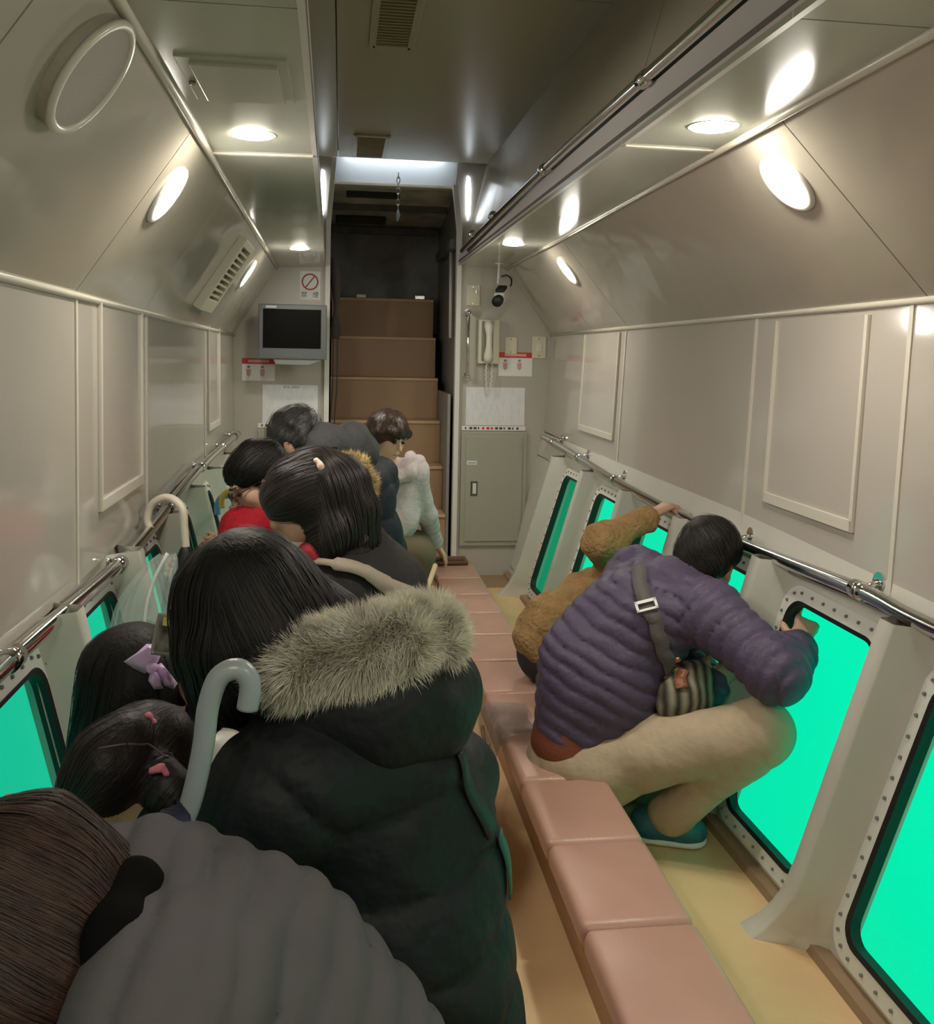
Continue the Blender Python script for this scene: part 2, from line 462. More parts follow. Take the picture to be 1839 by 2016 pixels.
def ring_mesh(side, loops, m, close=True):
    """loops: list of (outline points, n)"""
    bm = bmesh.new(); rr = []
    for pts, n in loops: rr.append([bm.verts.new(plane_pt(side, y, z, n)) for y, z in pts])
    for i in range(len(rr) if close else len(rr) - 1):
        A = rr[i]; B = rr[(i + 1) % len(rr)]; k = len(A)
        for j in range(k): bm.faces.new((A[j], A[(j + 1) % k], B[(j + 1) % k], B[j]))
    bmesh.ops.recalc_face_normals(bm, faces=bm.faces)
    me = bpy.data.meshes.new('window_part'); bm.to_mesh(me); bm.free(); me.materials.append(m)
    me.polygons.foreach_set('use_smooth', [False] * len(me.polygons))
    return me

GW = 0.41; Z0w, Z1w = 0.165, 0.805
def window_meshes(side, t):
    a, b = t - GW, t
    g = rrect(a, b, Z0w, Z1w, 0.055)
    g2 = rrect(a - .006, b + .006, Z0w - .006, Z1w + .006, 0.06)
    fo = rrect(a - .05, b + .05, Z0w - .05, Z1w + .045, 0.085)
    fo2 = rrect(a - .056, b + .056, Z0w - .056, Z1w + .051, 0.09)
    gi = rrect(a + .006, b - .006, Z0w + .006, Z1w - .006, 0.05)
    d = {}
    d['frame'] = ring_mesh(side, [(fo2, -0.004), (fo, 0.012), (g2, 0.015), (g2, -0.012)], M_frame)
    d['gasket'] = ring_mesh(side, [(g2, 0.017), (g2, -0.012), (gi, -0.012), (gi, 0.013)], M_black)
    bm = bmesh.new()
    for n in (0.004, -0.006):
        vs = [bm.verts.new(plane_pt(side, y, z, n)) for y, z in g]; bm.faces.new(vs)
    k = len(g); bm.verts.ensure_lookup_table()
    for j in range(k): bm.faces.new((bm.verts[j], bm.verts[(j + 1) % k], bm.verts[k + (j + 1) % k], bm.verts[k + j]))
    bmesh.ops.recalc_face_normals(bm, faces=bm.faces)
    me = bpy.data.meshes.new('pane'); bm.to_mesh(me); bm.free(); me.materials.append(M_glass); d['pane'] = me
    # bolt heads round the frame
    bm = bmesh.new()
    mid = rrect(a - .029, b + .029, Z0w - .029, Z1w + .027, 0.07, 3)
    seq = []
    for j in range(len(mid)):
        p = Vector(mid[j]); q = Vector(mid[(j + 1) % len(mid)]); n = max(1, int((q - p).length / 0.05))
        for i in range(n): seq.append(p.lerp(q, i / n))
    for p in seq:
        rr = 0.0042
        top = [bm.verts.new(plane_pt(side, p.x + rr * math.cos(t * math.pi / 3), p.y + rr * math.sin(t * math.pi / 3), 0.018)) for t in range(6)]
        bot = [bm.verts.new(plane_pt(side, p.x + rr * 1.2 * math.cos(t * math.pi / 3), p.y + rr * 1.2 * math.sin(t * math.pi / 3), 0.012)) for t in range(6)]
        bm.faces.new(top)
        for t in range(6): bm.faces.new((top[t], bot[t], bot[(t + 1) % 6], top[(t + 1) % 6]))
    bmesh.ops.recalc_face_normals(bm, faces=bm.faces)
    me = bpy.data.meshes.new('bolts'); bm.to_mesh(me); bm.free(); me.materials.append(M_bolt); d['bolts'] = me
    # pillar beside the near edge of the window: proud rib with a flared foot
    bm = bmesh.new()
    prof = [(-0.105, 0.0), (-0.085, 0.010), (-0.055, 0.040), (-0.030, 0.082), (-0.024, 0.086), (0.024, 0.086), (0.030, 0.078), (0.036, 0.040), (0.055, 0.010), (0.075, 0.0)]
    rows = []
    for z, ex in ((0.90, 0.0), (0.84, 0.0), (0.6, 0.0), (0.4, 0.0), (0.28, 0.0), (0.21, 0.004), (0.16, 0.010), (0.12, 0.020), (0.09, 0.036), (0.068, 0.055)):
        row = []
        for (u, n) in prof:
            nn = n + ex * (n / 0.086)
            p = plane_pt(side, a - 0.095 + u * (1.0 + (0.2 if z < 0.12 else 0)) + max(0, 0.2 - z) * 0.3, z, 0.0) + Vector((-side * nn, 0, 0.0))
            row.append(bm.verts.new(p))
        rows.append(row)
    for A, B in zip(rows, rows[1:]):
        for j in range(len(A) - 1): bm.faces.new((A[j], A[j + 1], B[j + 1], B[j]))
    bmesh.ops.recalc_face_normals(bm, faces=bm.faces)
    me = bpy.data.meshes.new('pillar'); bm.to_mesh(me); bm.free(); me.materials.append(M_hull)
    me.polygons.foreach_set('use_smooth', [True] * len(me.polygons)); d['pillar'] = me
    return d

wcount = 0
for side, tops in ((1, [4.89 - 0.634 * k for k in range(9)]), (-1, [4.96 - 0.60 * k for k in range(9)])):
    hull = empty('wall_lower_right' if side > 0 else 'wall_lower_left', (0.3 + side * 0.75, 2.5, 0.07), kind='structure')
    A = tops[-1] - GW - 0.30
    def strip2(name, ya, yb, z0, z1, m=M_hull):
        n = max(1, int((yb - ya) / 0.25)); bm = bmesh.new(); rows = []
        for i in range(n + 1):
            u = ya + (yb - ya) * i / n
            rows.append([bm.verts.new(p) for p in (plane_pt(side, u, z0), plane_pt(side, u, z1), plane_pt(side, u, z1, -0.03), plane_pt(side, u, z0, -0.03))])
        for P_, Q_ in zip(rows, rows[1:]):
            for k in range(4): bm.faces.new((P_[k], P_[(k + 1) % 4], Q_[(k + 1) % 4], Q_[k]))
        bm.faces.new(rows[0]); bm.faces.new(rows[-1][::-1])
        from_bm(name, bm, m, hull)
    strip2('sill_band', A, 5.75, 0.0, Z0w - 0.03)
    strip2('head_band', A, 5.80, Z1w + 0.02, 0.97)
    edges = [5.80]
    for t in tops: edges += [t, t - GW]
    edges.append(A)
    for i in range(0, len(edges), 2):
        hi = edges[i]
        lo = edges[i + 1] if i + 1 < len(edges) else A
        strip2('mullion_plate', lo + 0.005, hi - 0.005 if i else hi, Z0w - 0.04, Z1w + 0.03)
    for t in tops:
        wcount += 1
        we = empty('window_%d' % wcount, plane_pt(side, t - GW / 2, Z0w), kind='structure'); md = window_meshes(side, t)
        for nm in ('frame', 'gasket', 'pane', 'bolts'):
            o = link(bpy.data.objects.new(nm, md[nm]), we)
            if nm == 'bolts': o['kind'] = 'stuff'
        link(bpy.data.objects.new('pillar', md['pillar']), hull)
    # last rib against the bulkhead
    link(bpy.data.objects.new('pillar', window_meshes(side, tops[0] + 0.63)['pillar']), hull)
    # chrome grab rail, rising a little forward
    if side > 0: pts = [(1.185, -0.9, .90), (1.19, 1.0, .92), (1.195, 1.73, .915), (1.2, 2.0, .92), (1.2, 2.58, .898), (1.2, 3.26, .893), (1.2, 3.97, .909), (1.2, 4.70, .941), (1.2, 5.24, .961), (1.2, 5.45, .965)]
    else: pts = [(-0.57, -0.9, .88), (-0.575, 1.0, .885), (-0.58, 1.74, .888), (-0.58, 2.46, .872), (-0.58, 3.0, .89), (-0.585, 3.9, .942), (-0.585, 4.8, .957), (-0.585, 5.5, .965)]
    ra = empty('handrail', (pts[4][0], pts[4][1], 0.86), 'long chrome grab rail along the wall above the %s windows' % ('bright right-hand' if side > 0 else 'dimmer left-hand'), 'handrail')
    P = smooth_path(pts, 6)
    tube('rail', P, 0.0185, M_chrome, ra, 14)
    tube('lower_rail', [Vector((p.x + side * 0.028, p.y, p.z - 0.028)) for p in P], 0.010, M_steel, ra, 10)
    bys = (0.9, 2.03, 2.72, 3.98, 4.55, 5.2) if side > 0 else (1.0, 1.74, 2.58, 3.25, 4.05, 4.75, 5.3)
    for by in bys:
        q = min(P, key=lambda v: abs(v.y - by)); wallx = q.x + side * 0.055
        br = tube('bracket', [q, (q.x + side * 0.03, q.y, q.z + 0.012), (wallx, q.y, q.z + 0.02)], 0.009, M_chrome, ra, 10)
        disc('bracket_foot', (wallx, q.y, q.z + 0.02), basis((-side, 0, 0.1)), 0.022, 0.012, M_chrome, br, 20)
        tube('bracket_collar', [(q.x, q.y - 0.022, q.z), (q.x, q.y + 0.022, q.z)], 0.0225, M_chrome, br, 14)

# ---- end bulkhead with the stair opening
we = empty('wall_end', (0.31, 5.7, 0), kind='structure')
YE = 5.70
def wall_poly(name, pts, m, parent, y=YE, th=0.04):
    bm = bmesh.new()
    a = [bm.verts.new((x, y, z)) for x, z in pts]; b = [bm.verts.new((x, y + th, z)) for x, z in pts]
    bm.faces.new(a); bm.faces.new(b[::-1]); k = len(pts)
    for i in range(k): bm.faces.new((a[i], b[i], b[(i + 1) % k], a[(i + 1) % k]))
    return from_bm(name, bm, m, parent)
wall_poly('bulkhead_panel', [(-0.9, -0.05), (-0.085, -0.05), (-0.085, 2.2), (-0.055, 2.66), (-0.9, 2.66)], M_end, we)
wall_poly('bulkhead_panel', [(0.705, -0.05), (1.5, -0.05), (1.5, 2.66), (0.69, 2.66), (0.675, 2.47), (0.705, 2.2)], M_end, we)
wall_poly('beam_face', [(-0.06, 2.47), (0.69, 2.47), (0.69, 2.66), (-0.06, 2.66)], mat('beam_pale', (0.62, 0.66, 0.70), 0.25), we, YE + 0.07, 0.05)
box('beam_lip', (-0.06, 5.745, 2.455), (0.69, 5.83, 2.475), M_trim, we, 0.004)
tb = tube('added_tube_lamp', [(0.0, 5.68, 2.635), (0.62, 5.68, 2.635)], 0.012, emit('added_tube_glow', (0.86, 0.94, 1.0), 14.0), we, 10)  # added tube, hidden above the ceiling edge, brightens the beam with cool light
# door frame strips
def frame_strip(pts):
    bm = bmesh.new()
    for (x0, z0), (x1, z1) in zip(pts, pts[1:]):
        vs = [bm.verts.new(p) for p in ((x0 - .014, 5.675, z0), (x0 + .014, 5.675, z0), (x1 + .014, 5.675, z1), (x1 - .014, 5.675, z1), (x0 - .014, 5.74, z0), (x0 + .014, 5.74, z0), (x1 + .014, 5.74, z1), (x1 - .014, 5.74, z1))]
        for f in ((0, 1, 2, 3), (4, 7, 6, 5), (0, 4, 5, 1), (2, 6, 7, 3), (0, 3, 7, 4), (1, 5, 6, 2)): bm.faces.new([vs[i] for i in f])
    return bm
t1 = from_bm('trim_1', frame_strip([(-0.085, 0), (-0.085, 2.2), (-0.055, 2.6)]), M_white); tag(t1, kind='structure')
t2 = from_bm('trim_2', frame_strip([(0.705, 0), (0.705, 2.2), (0.672, 2.47)]), M_white); tag(t2, kind='structure')

# stairwell lining
sw = empty('wall_stairwell', (0.31, 7.0, 0), kind='structure')
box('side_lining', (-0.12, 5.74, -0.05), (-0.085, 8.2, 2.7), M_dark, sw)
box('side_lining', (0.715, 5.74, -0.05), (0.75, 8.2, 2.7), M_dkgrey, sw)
box('back_lining', (-0.12, 7.05, 1.6), (0.75, 7.09, 2.75), mat('stairwell_back', (0.34, 0.33, 0.32), 0.5, var=0.4, vscale=5), sw)
slab('hatch_underside', ((-0.09, 5.80, 2.50), (0.72, 5.80, 2.50), (0.72, 7.05, 2.36), (-0.09, 7.05, 2.36)), 0.03, mat('hatch_grey_green', (0.62, 0.62, 0.53), 0.5, var=0.6, vscale=5), sw)
for i, (x0, x1, y, z) in enumerate(((0.02, 0.36, 6.05, 2.455), (-0.08, 0.70, 6.35, 2.42), (-0.05, 0.30, 6.65, 2.37), (-0.08, 0.70, 6.90, 2.33))):
    box('hatch_beam', (x0, y, z - 0.02), (x1, y + 0.05, z + 0.03), mat('hatch_beam_black', (0.02, 0.02, 0.018), 0.6) if i % 2 == 0 else M_dark, sw, 0.006)
box('side_beam', (0.66, 5.80, 2.1), (0.70, 6.7, 2.16), M_dark, sw, 0.006)
tube('stair_handrail', [(0.69, 5.95, 1.55), (0.69, 6.0, 2.1)], 0.011, M_white, sw, 10)

# the companionway stairs
st = empty('staircase', (0.31, 5.72, 0), 'steep brown companionway stairs rising through the end wall opening', 'stairs')
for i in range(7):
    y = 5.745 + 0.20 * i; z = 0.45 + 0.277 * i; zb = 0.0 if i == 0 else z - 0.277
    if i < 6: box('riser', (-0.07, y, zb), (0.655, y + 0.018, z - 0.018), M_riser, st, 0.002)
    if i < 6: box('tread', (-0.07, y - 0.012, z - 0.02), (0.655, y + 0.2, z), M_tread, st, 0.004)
box('stringer', (0.657, 5.745, 0), (0.675, 6.95, 1.2), M_dkgrey, st)
for x in (0.10, 0.52): box('nosing_clip', (x, 6.735, 1.835), (x + 0.07, 6.76, 1.862), M_steel, st, 0.003)

# ------------------------------------------------------------------ lamps and fittings on the ceiling
def slope_frame(a, b, Y, t):
    """point at fraction t down the slope plus basis (right, up-slope, normal into the room)"""
    A = a(Y); B = b(Y); p = A.lerp(B, t)
    up = (A - B).normalized(); n = up.cross(Vector((0, 1, 0))).normalized()
    if n.z > 0: n = -n
    r = up.cross(n)
    return p, Matrix(((r.x, up.x, n.x), (r.y, up.y, n.y), (r.z, up.z, n.z)))

def downlight(p, R, r, m, label):
    e = empty('ceiling_lamp', p, label, 'lamp', 'round cabin lamps')
    ring('lamp_rim', p, R, r + 0.014, r - 0.004, 0.010, M_white, e)
    disc('lamp_lens', p, R, r, 0.006, m, e, 40, 0.008)
    return e
p, R = slope_frame(L_sof, L_seam, 2.40, 0.33); downlight(p, R, 0.066, M_lamp, 'round lit lamp on the left sloping panel, ahead of the round loudspeaker')
p, R = slope_frame(L_sof, L_seam, 4.62, 0.33); downlight(p, R, 0.066, M_lamp, 'round lit lamp on the left sloping panel beside the air vent')
p, R = slope_frame(R_sof, R_seam, 2.06, 0.28); downlight(p, R, 0.066, M_lamp, 'large bright round lamp on the near right sloping panel')
p, R = slope_frame(R_sof, R_seam, 4.36, 0.30); downlight(p, R, 0.066, M_lamp, 'small-looking round lamp on the far right sloping panel')
p, R = slope_frame(R_sof, R_seam, 0.1, 0.30); downlight(p, R, 0.066, M_lamp, 'round lamp on the right sloping panel behind the photographer')
p, R = slope_frame(L_sof, L_seam, 0.1, 0.30); downlight(p, R, 0.066, M_lamp, 'round lamp on the left sloping panel behind the photographer')
DOWN = Matrix(((1, 0, 0), (0, -1, 0), (0, 0, -1)))
for x, y, lab in ((-0.215, -0.2, 'added unseen yellowish lamp in the left soffit behind the photographer'), (0.81, -0.2, 'added unseen yellowish lamp in the right soffit behind the photographer'), (-0.215, 2.29, 'round yellowish lamp in the left flat soffit nearest the viewer'), (-0.215, 4.72, 'round yellowish lamp in the left flat soffit near the end wall'),  # lamps behind the camera are unseen, added to brighten the floor
                  (0.81, 2.01, 'round yellowish lamp in the right flat soffit nearest the viewer'), (0.805, 4.41, 'round yellowish lamp in the right flat soffit near the end wall')):
    z = (L_lip if x < 0 else R_lip)(y).z
    e = empty('soffit_lamp', (x, y, z), lab, 'lamp', 'soffit lamps')
    disc('lamp_lens', (x, y, z), DOWN, 0.052, 0.001, M_lamp2, e, 36, 0.009)
    ring('lamp_rim', (x, y, z), DOWN, 0.058, 0.051, 0.002, M_soffit, e)
# narrow slit lamps either side of the stair opening
for x in (0.752, -0.12):
    e = empty('slit_lamp', (x, 5.68, 2.3), 'narrow upright slit lamp on the end wall %s of the stair opening top' % ('right' if x > 0 else 'left'), 'lamp')
    bm = bmesh.new(); pts = [(-0.012, 2.30), (0.002, 2.26), (0.016, 2.30), (0.018, 2.45), (0.010, 2.52), (-0.008, 2.53), (-0.016, 2.46)]
    f = [bm.verts.new((x + a, 5.685, b)) for a, b in pts]; g = [bm.verts.new((x + a, 5.70, b)) for a, b in pts]
    bm.faces.new(f); bm.faces.new(g[::-1])
    for i in range(len(pts)): bm.faces.new((f[i], g[i], g[(i + 1) % 7], f[(i + 1) % 7]))
    from_bm('lamp_lens', bm, M_sky, e)

# loudspeaker on the left slope
p, R = slope_frame(L_sof, L_seam, 1.50, 0.24)
e = empty('loudspeaker', p, 'round white-rimmed loudspeaker on the near left sloping panel', 'loudspeaker')
disc('speaker_body', p, R, 0.098, 0.022, mat('speaker_side', (0.42, 0.38, 0.32), 0.5), e)
ring('speaker_rim', p + R @ Vector((0, 0, 0.018)), R, 0.101, 0.086, 0.009, M_trim, e)
disc('speaker_grille', p + R @ Vector((0, 0, 0.020)), R, 0.088, 0.003, mat('speaker_cloth', (0.40, 0.36, 0.33), 0.8, bump=0.5, bscale=600), e)

# air outlet on the left slope
p, R = slope_frame(L_sof, L_seam, 3.92, 0.48)
e = empty('air_vent', p, 'cream louvred air outlet on the left sloping panel', 'air vent')
F4 = frame4(p, R)
def lbox(name, lo, hi, m, parent, M4, bevel=0.0): return box(name, lo, hi, m, parent, bevel, M4)
w2, h2, d2 = 0.17, 0.165, 0.035
lbox('vent_frame', (-w2, -h2, 0), (-w2 + .03, h2, d2), M_cream, e, F4, 0.003); lbox('vent_frame', (w2 - .03, -h2, 0), (w2, h2, d2), M_cream, e, F4, 0.003)
lbox('vent_frame', (-w2 + .03, -h2, 0), (w2 - .03, -h2 + .055, d2), M_cream, e, F4, 0.003); lbox('vent_frame', (-w2 + .03, h2 - .03, 0), (w2 - .03, h2, d2), M_cream, e, F4, 0.003)
lbox('vent_back', (-w2 + .03, -h2 + .05, 0), (w2 - .03, h2 - .03, 0.004), M_grille, e, F4)
for i in range(9):
    y = -h2 + 0.068 + i * 0.0255
    lbox('louvre', (-w2 + .03, y, 0.008), (w2 - .03, y + 0.010, d2 - 0.004), M_cream, e, F4 @ Matrix.Identity(4), 0.001)

# service hatch in the left soffit
e = empty('ceiling_hatch', (-0.19, 1.85, 1.955), 'square framed service hatch in the left soffit', 'hatch')
hz = lambda Y: L_lip(Y).z
box('hatch_frame', (-0.295, 1.70, hz(1.85) - 0.006), (-0.10, 1.98, hz(1.85) + 0.001), M_soffit, e, 0.002)
box('hatch_lid', (-0.272, 1.72, hz(1.85) - 0.013), (-0.118, 1.96, hz(1.85) - 0.005), M_soffit, e, 0.002)
tube('hatch_knob', [(-0.285, 1.85, hz(1.85) - 0.004), (-0.285, 1.85, hz(1.85) - 0.012)], 0.006, M_steel, e, 10)

# ceiling grilles
for (x0, x1, y0, y1, lab) in ((0.10, 0.245, 3.06, 3.58, 'long tan grille in the middle ceiling nearest the viewer'), (0.06, 0.235, 5.05, 5.59, 'small tan grille in the middle ceiling above the stairs')):
    e = empty('ceiling_grille', ((x0 + x1) / 2, (y0 + y1) / 2, ZC), lab, 'grille', 'ceiling grilles')
    box('grille_frame', (x0 - 0.012, y0 - 0.012, ZC - 0.012), (x0 + 0.014, y1 + 0.012, ZC), M_ceil, e, 0.003); box('grille_frame', (x1 - 0.014, y0 - 0.012, ZC - 0.012), (x1 + 0.012, y1 + 0.012, ZC), M_ceil, e, 0.003)
    box('grille_frame', (x0, y0 - 0.012, ZC - 0.012), (x1, y0 + 0.016, ZC), M_ceil, e, 0.003); box('grille_frame', (x0, y1 - 0.016, ZC - 0.012), (x1, y1 + 0.012, ZC), M_ceil, e, 0.003)
    box('grille_back', (x0, y0, ZC - 0.002), (x1, y1, ZC), M_grille, e)
    n = 16
    for i in range(n):
        y = y0 + 0.02 + (y1 - y0 - 0.05) * i / n
        box('louvre', (x0 + 0.012, y, ZC - 0.010), (x1 - 0.012, y + 0.011, ZC - 0.004), mat('louvre_tan', (0.32, 0.25, 0.13), 0.6), e)

# upper grab rail along the right trunk side
e = empty('upper_grab_rail', (0.65, 3.0, 2.03), 'double chrome grab rail fixed along the raised right ceiling edge', 'handrail')
up = [(0.652, -0.5, 2.055), (0.652, 2.0, 2.062), (0.655, 3.2, 2.06), (0.66, 5.2, 2.022)]
tube('rail', smooth_path(up, 5), 0.0135, M_chrome, e, 12)
tube('track', [(p[0] + 0.038, p[1], p[2] + 0.005) for p in smooth_path(up, 5)], 0.012, mat('track_dark', (0.12, 0.11, 0.10), 0.35, metal=0.5), e, 10)
for y in (0.6, 2.02, 3.05, 4.1, 4.75):
    br = tube('bracket', [(0.652, y, 2.06), (0.675, y, 2.06), (0.712, y, 2.062)], 0.008, M_chrome, e, 8)
    tube('bracket_collar', [(0.652, y - 0.02, 2.06), (0.652, y + 0.02, 2.06)], 0.018, M_chrome, br, 12)

# hanging chain and twist of cord in the stair opening
e = empty('hanging_chain', (0.325, 5.65, 2.30), 'short pale chain hanging at the top of the stair opening', 'chain')
for i in range(7):
    z = 2.51 - i * 0.033; a = i % 2
    pts = [(0.325 + (0.009 * math.cos(t) if a else 0.0), 5.65 + (0 if a else 0.009 * math.cos(t)), z + 0.021 * math.sin(t)) for t in [2 * math.pi * k / 12 for k in range(12)]]
    tube('chain_link', pts, 0.0035, M_chrome, e, 6, closed=True)
tube('chain_tail', [(0.325, 5.65, 2.30), (0.328, 5.65, 2.27), (0.322, 5.65, 2.235)], 0.009, mat('cord_blue_grey', (0.45, 0.52, 0.58), 0.4), e, 8, radii=[0.006, 0.012, 0.005])

# ------------------------------------------------------------------ end wall fittings
YW = 5.70
FACE = Matrix(((1, 0, 0), (0, 0, -1), (0, 1, 0)))       # text facing the viewer: right=X, up=Z, normal=-Y
# television on a bracket
ty = 5.42
e = empty('television', (-0.28, 5.7, 1.38), 'small silver television with a black screen on the left end wall', 'television')
tx0, tx1, tz0, tz1 = -0.467, -0.085, 1.40, 1.712
box('cabinet', (tx0, ty, tz0), (tx1, ty + 0.07, tz1), M_tv, e, 0.006)
box('screen', (tx0 + 0.025, ty - 0.004, tz0 + 0.063), (tx1 - 0.032, ty + 0.01, tz1 - 0.028), M_screen, e, 0.002)
box('speaker_slot', (tx0 + 0.14, ty - 0.003, tz0 + 0.015), (tx0 + 0.245, ty + 0.004, tz0 + 0.027), mat('slot_grey', (0.12, 0.13, 0.13), 0.5), e)
bm = bmesh.new()
pr = [(tx0 + 0.08, tz0 + .002), (tx1 - 0.02, tz0 + .002), (tx1 - 0.10, tz0 - 0.03), (tx0 + 0.10, tz0 - 0.03)]
f = [bm.verts.new((x, ty + 0.01, z)) for x, z in pr]; g = [bm.verts.new((x, ty + 0.10, z)) for x, z in pr]
bm.faces.new(f); bm.faces.new(g[::-1])
for i in range(4): bm.faces.new((f[i], g[i], g[(i + 1) % 4], f[(i + 1) % 4]))
from_bm('stand_foot', bm, mat('tv_foot_grey', (0.22, 0.23, 0.23), 0.4), e)
box('back_shell', (tx0 + 0.06, ty + 0.06, tz0 + 0.05), (tx1 - 0.06, ty + 0.15, tz1 - 0.05), M_black, e, 0.01)
box('wall_bracket', (-0.33, ty + 0.14, 1.50), (-0.22, 5.70, 1.60), M_black, e, 0.004)
box('reflection_mark', (tx0 + 0.04, ty - 0.002, tz1 - 0.022), (tx0 + 0.10, ty + 0.002, tz1 - 0.010), mat('reflection_pale', (0.5, 0.56, 0.54), 0.4), e)  # pale strip painted as a reflection on the cabinet
# no smoking sign
def sheet(name, x0, x1, z0, z1, m, label, cat, y=YW, group=None):
    e = empty(name, ((x0 + x1) / 2, y, z0), label, cat, group)
    box('sheet', (x0, y - 0.003, z0), (x1, y, z1), m, e)
    return e
e = sheet('no_smoking_sign', -0.250, -0.130, 1.755, 1.925, M_paper, 'white no smoking sign with a red ring above the television', 'sign')
ring('prohibition_ring', (-0.190, YW - 0.003, 1.862), FACE, 0.050, 0.041, 0.0015, M_signred, e)
box('prohibition_bar', (-0.044, -0.004, 0), (0.044, 0.004, 0.0012), M_signred, e, 0, frame4((-0.190, YW - 0.003, 1.862), FACE) @ Matrix.Rotation(math.radians(52), 4, 'Z'))
text('lettering', '\u7981', 0.038, M_ink, (-0.224, YW - 0.0035, 1.783), FACE, e)
text('lettering', '\u7159', 0.038, M_ink, (-0.156, YW - 0.0035, 1.783), FACE, e)
# life jacket notices with a red heading
M_safety = print_mat('safety_sheet', (0.74, 0.73, 0.73), (0.5, 0.45, 0.45), 60, 0.3)
for x0, x1, z0, z1, lab in ((-0.584, -0.393, 1.266, 1.400, 'white notice with a red heading below the television'), (0.962, 1.174, 1.319, 1.466, 'white notice with a red heading beside the telephone')):
    e = sheet('safety_notice', x0, x1, z0, z1, M_paper, lab, 'notice', group='red headed notices')
    w = x1 - x0
    box('heading_band', (x0, YW - 0.0045, z1 - 0.034), (x1, YW - 0.002, z1), M_red, e)
    box('heading_print', (x0 + w * .18, YW - 0.0055, z1 - 0.025), (x1 - w * .18, YW - 0.003, z1 - 0.009), mat('heading_pink', (0.70, 0.36, 0.33), 0.5), e)
    for fx in (0.20, 0.62):
        cx = x0 + w * fx
        disc('figure_head', (cx, YW - 0.003, z1 - 0.052), FACE, 0.0085, 0.001, mat('figure_grey', (0.25, 0.22, 0.22), 0.6), e, 14)
        bm = bmesh.new(); vs = [bm.verts.new((cx + a, YW - 0.0045, z1 - b)) for a, b in ((-.014, .065), (.014, .065), (.012, .10), (0, .112), (-.012, .10))]; bm.faces.new(vs)
        from_bm('figure_body', bm, mat('figure_pink', (0.58, 0.32, 0.34), 0.6), e)
# rules sheets
M_rules = print_mat('rules_sheet', (0.74, 0.76, 0.80), (0.35, 0.37, 0.42), 26, 0.55)
e = sheet('rules_notice', -0.464, -0.137, 0.985, 1.244, M_rules, 'large white sheet of small print on the left end wall', 'notice', group='rules sheets')
for k, xx in enumerate((-0.338, -0.318, -0.290, -0.276, -0.262)): box('heading_mark', (xx, YW - 0.0045, 1.224), (xx + 0.010, YW - 0.0028, 1.236), mat('print_grey', (0.4, 0.42, 0.42), 0.6), e)
e = sheet('rules_notice', 0.765, 1.133, 1.012, 1.247, M_rules, 'large white sheet of small print on the right end wall', 'notice', group='rules sheets')
# label strips
for x0, x1, z, lab in ((-0.489, -0.116, 0.985, 'narrow white label strip under the left rules sheet'), (0.741, 1.140, 0.980, 'narrow white label strip along the top of the cabinet')):
    e = sheet('label_strip', x0, x1, z, z + 0.028, M_paper, lab, 'label', y=YW - 0.004)
    random.seed(3)
    for k in range(13):
        xx = x0 + 0.02 + (x1 - x0 - 0.05) * k / 13
        m = M_red if 4 <= k <= 6 else M_ink
        box('printed_mark', (xx, YW - 0.0085, z + 0.007), (xx + random.choice((0.008, 0.013, 0.018)), YW - 0.006, z + 0.021), m, e)
# steel cabinets
def cabinet(x0, x1, z0, z1, label, hx):
    e = empty('wall_cabinet', ((x0 + x1) / 2, YW, z0), label, 'cabinet')
    box('frame', (x0, YW - 0.020, z0), (x1, YW, z1), M_cab, e, 0.004)
    d = box('door', (x0 + 0.028, YW - 0.028, z0 + 0.03), (x1 - 0.030, YW - 0.018, z1 - 0.026), M_cab, e, 0.003)
    box('latch_plate', (hx - 0.022, YW - 0.031, 0.575), (hx + 0.022, YW - 0.027, 0.668), M_steel, d, 0.002)
    box('latch_handle', (hx - 0.010, YW - 0.038, 0.59), (hx + 0.012, YW - 0.029, 0.655), M_white, d, 0.003)
    box('hinge', (x1 - 0.052, YW - 0.033, z1 - 0.12), (x1 - 0.042, YW - 0.026, z1 - 0.06), M_cab, d, 0.002)
    box('hinge', (x1 - 0.052, YW - 0.033, z0 + 0.07), (x1 - 0.042, YW - 0.026, z0 + 0.13), M_cab, d, 0.002)
    box('name_tag', (hx - 0.048, YW - 0.031, 0.770), (hx + 0.014, YW - 0.027, 0.794), M_paper, d)
    box('name_print', (hx - 0.042, YW - 0.0325, 0.777), (hx + 0.008, YW - 0.030, 0.786), mat('print_grey', (0.4, 0.42, 0.42), 0.6), d)
cabinet(0.739, 1.151, 0.262, 0.972, 'grey green steel wall cabinet with a small latch, right of the stairs', 0.822)
cabinet(-0.489, -0.105, 0.262, 0.972, 'olive steel cabinet behind the passengers, left of the stairs', -0.40)
# switch plates
for x0, x1, z0, z1, lab, md in ((0.752, 0.837, 1.744, 1.874, 'cream switch plate with a small lever beside the camera', 1), (1.000, 1.075, 1.455, 1.558, 'plain cream plate above the red headed notice', 0), (1.171, 1.258, 1.431, 1.568, 'cream switch plate close to the right wall', 2)):
    e = empty('switch_plate', ((x0 + x1) / 2, YW, z0), lab, 'switch plate', 'cream wall plates')
    box('plate', (x0, YW - 0.010, z0), (x1, YW, z1), M_cream, e, 0.004)
    cx, cz = (x0 + x1) / 2, (z0 + z1) / 2
    if md == 1: box('lever', (cx + 0.012, YW - 0.022, cz + 0.01), (cx + 0.022, YW - 0.008, cz + 0.035), M_steel, e, 0.002)
    if md == 2: box('rocker', (cx - 0.018, YW - 0.014, cz - 0.025), (cx + 0.018, YW - 0.009, cz + 0.025), M_phone, e, 0.002)
    for dz in (-0.38, 0.38): disc('screw', (cx, YW - 0.010, cz + dz * (z1 - z0)), FACE, 0.004, 0.001, M_steel, e, 10)
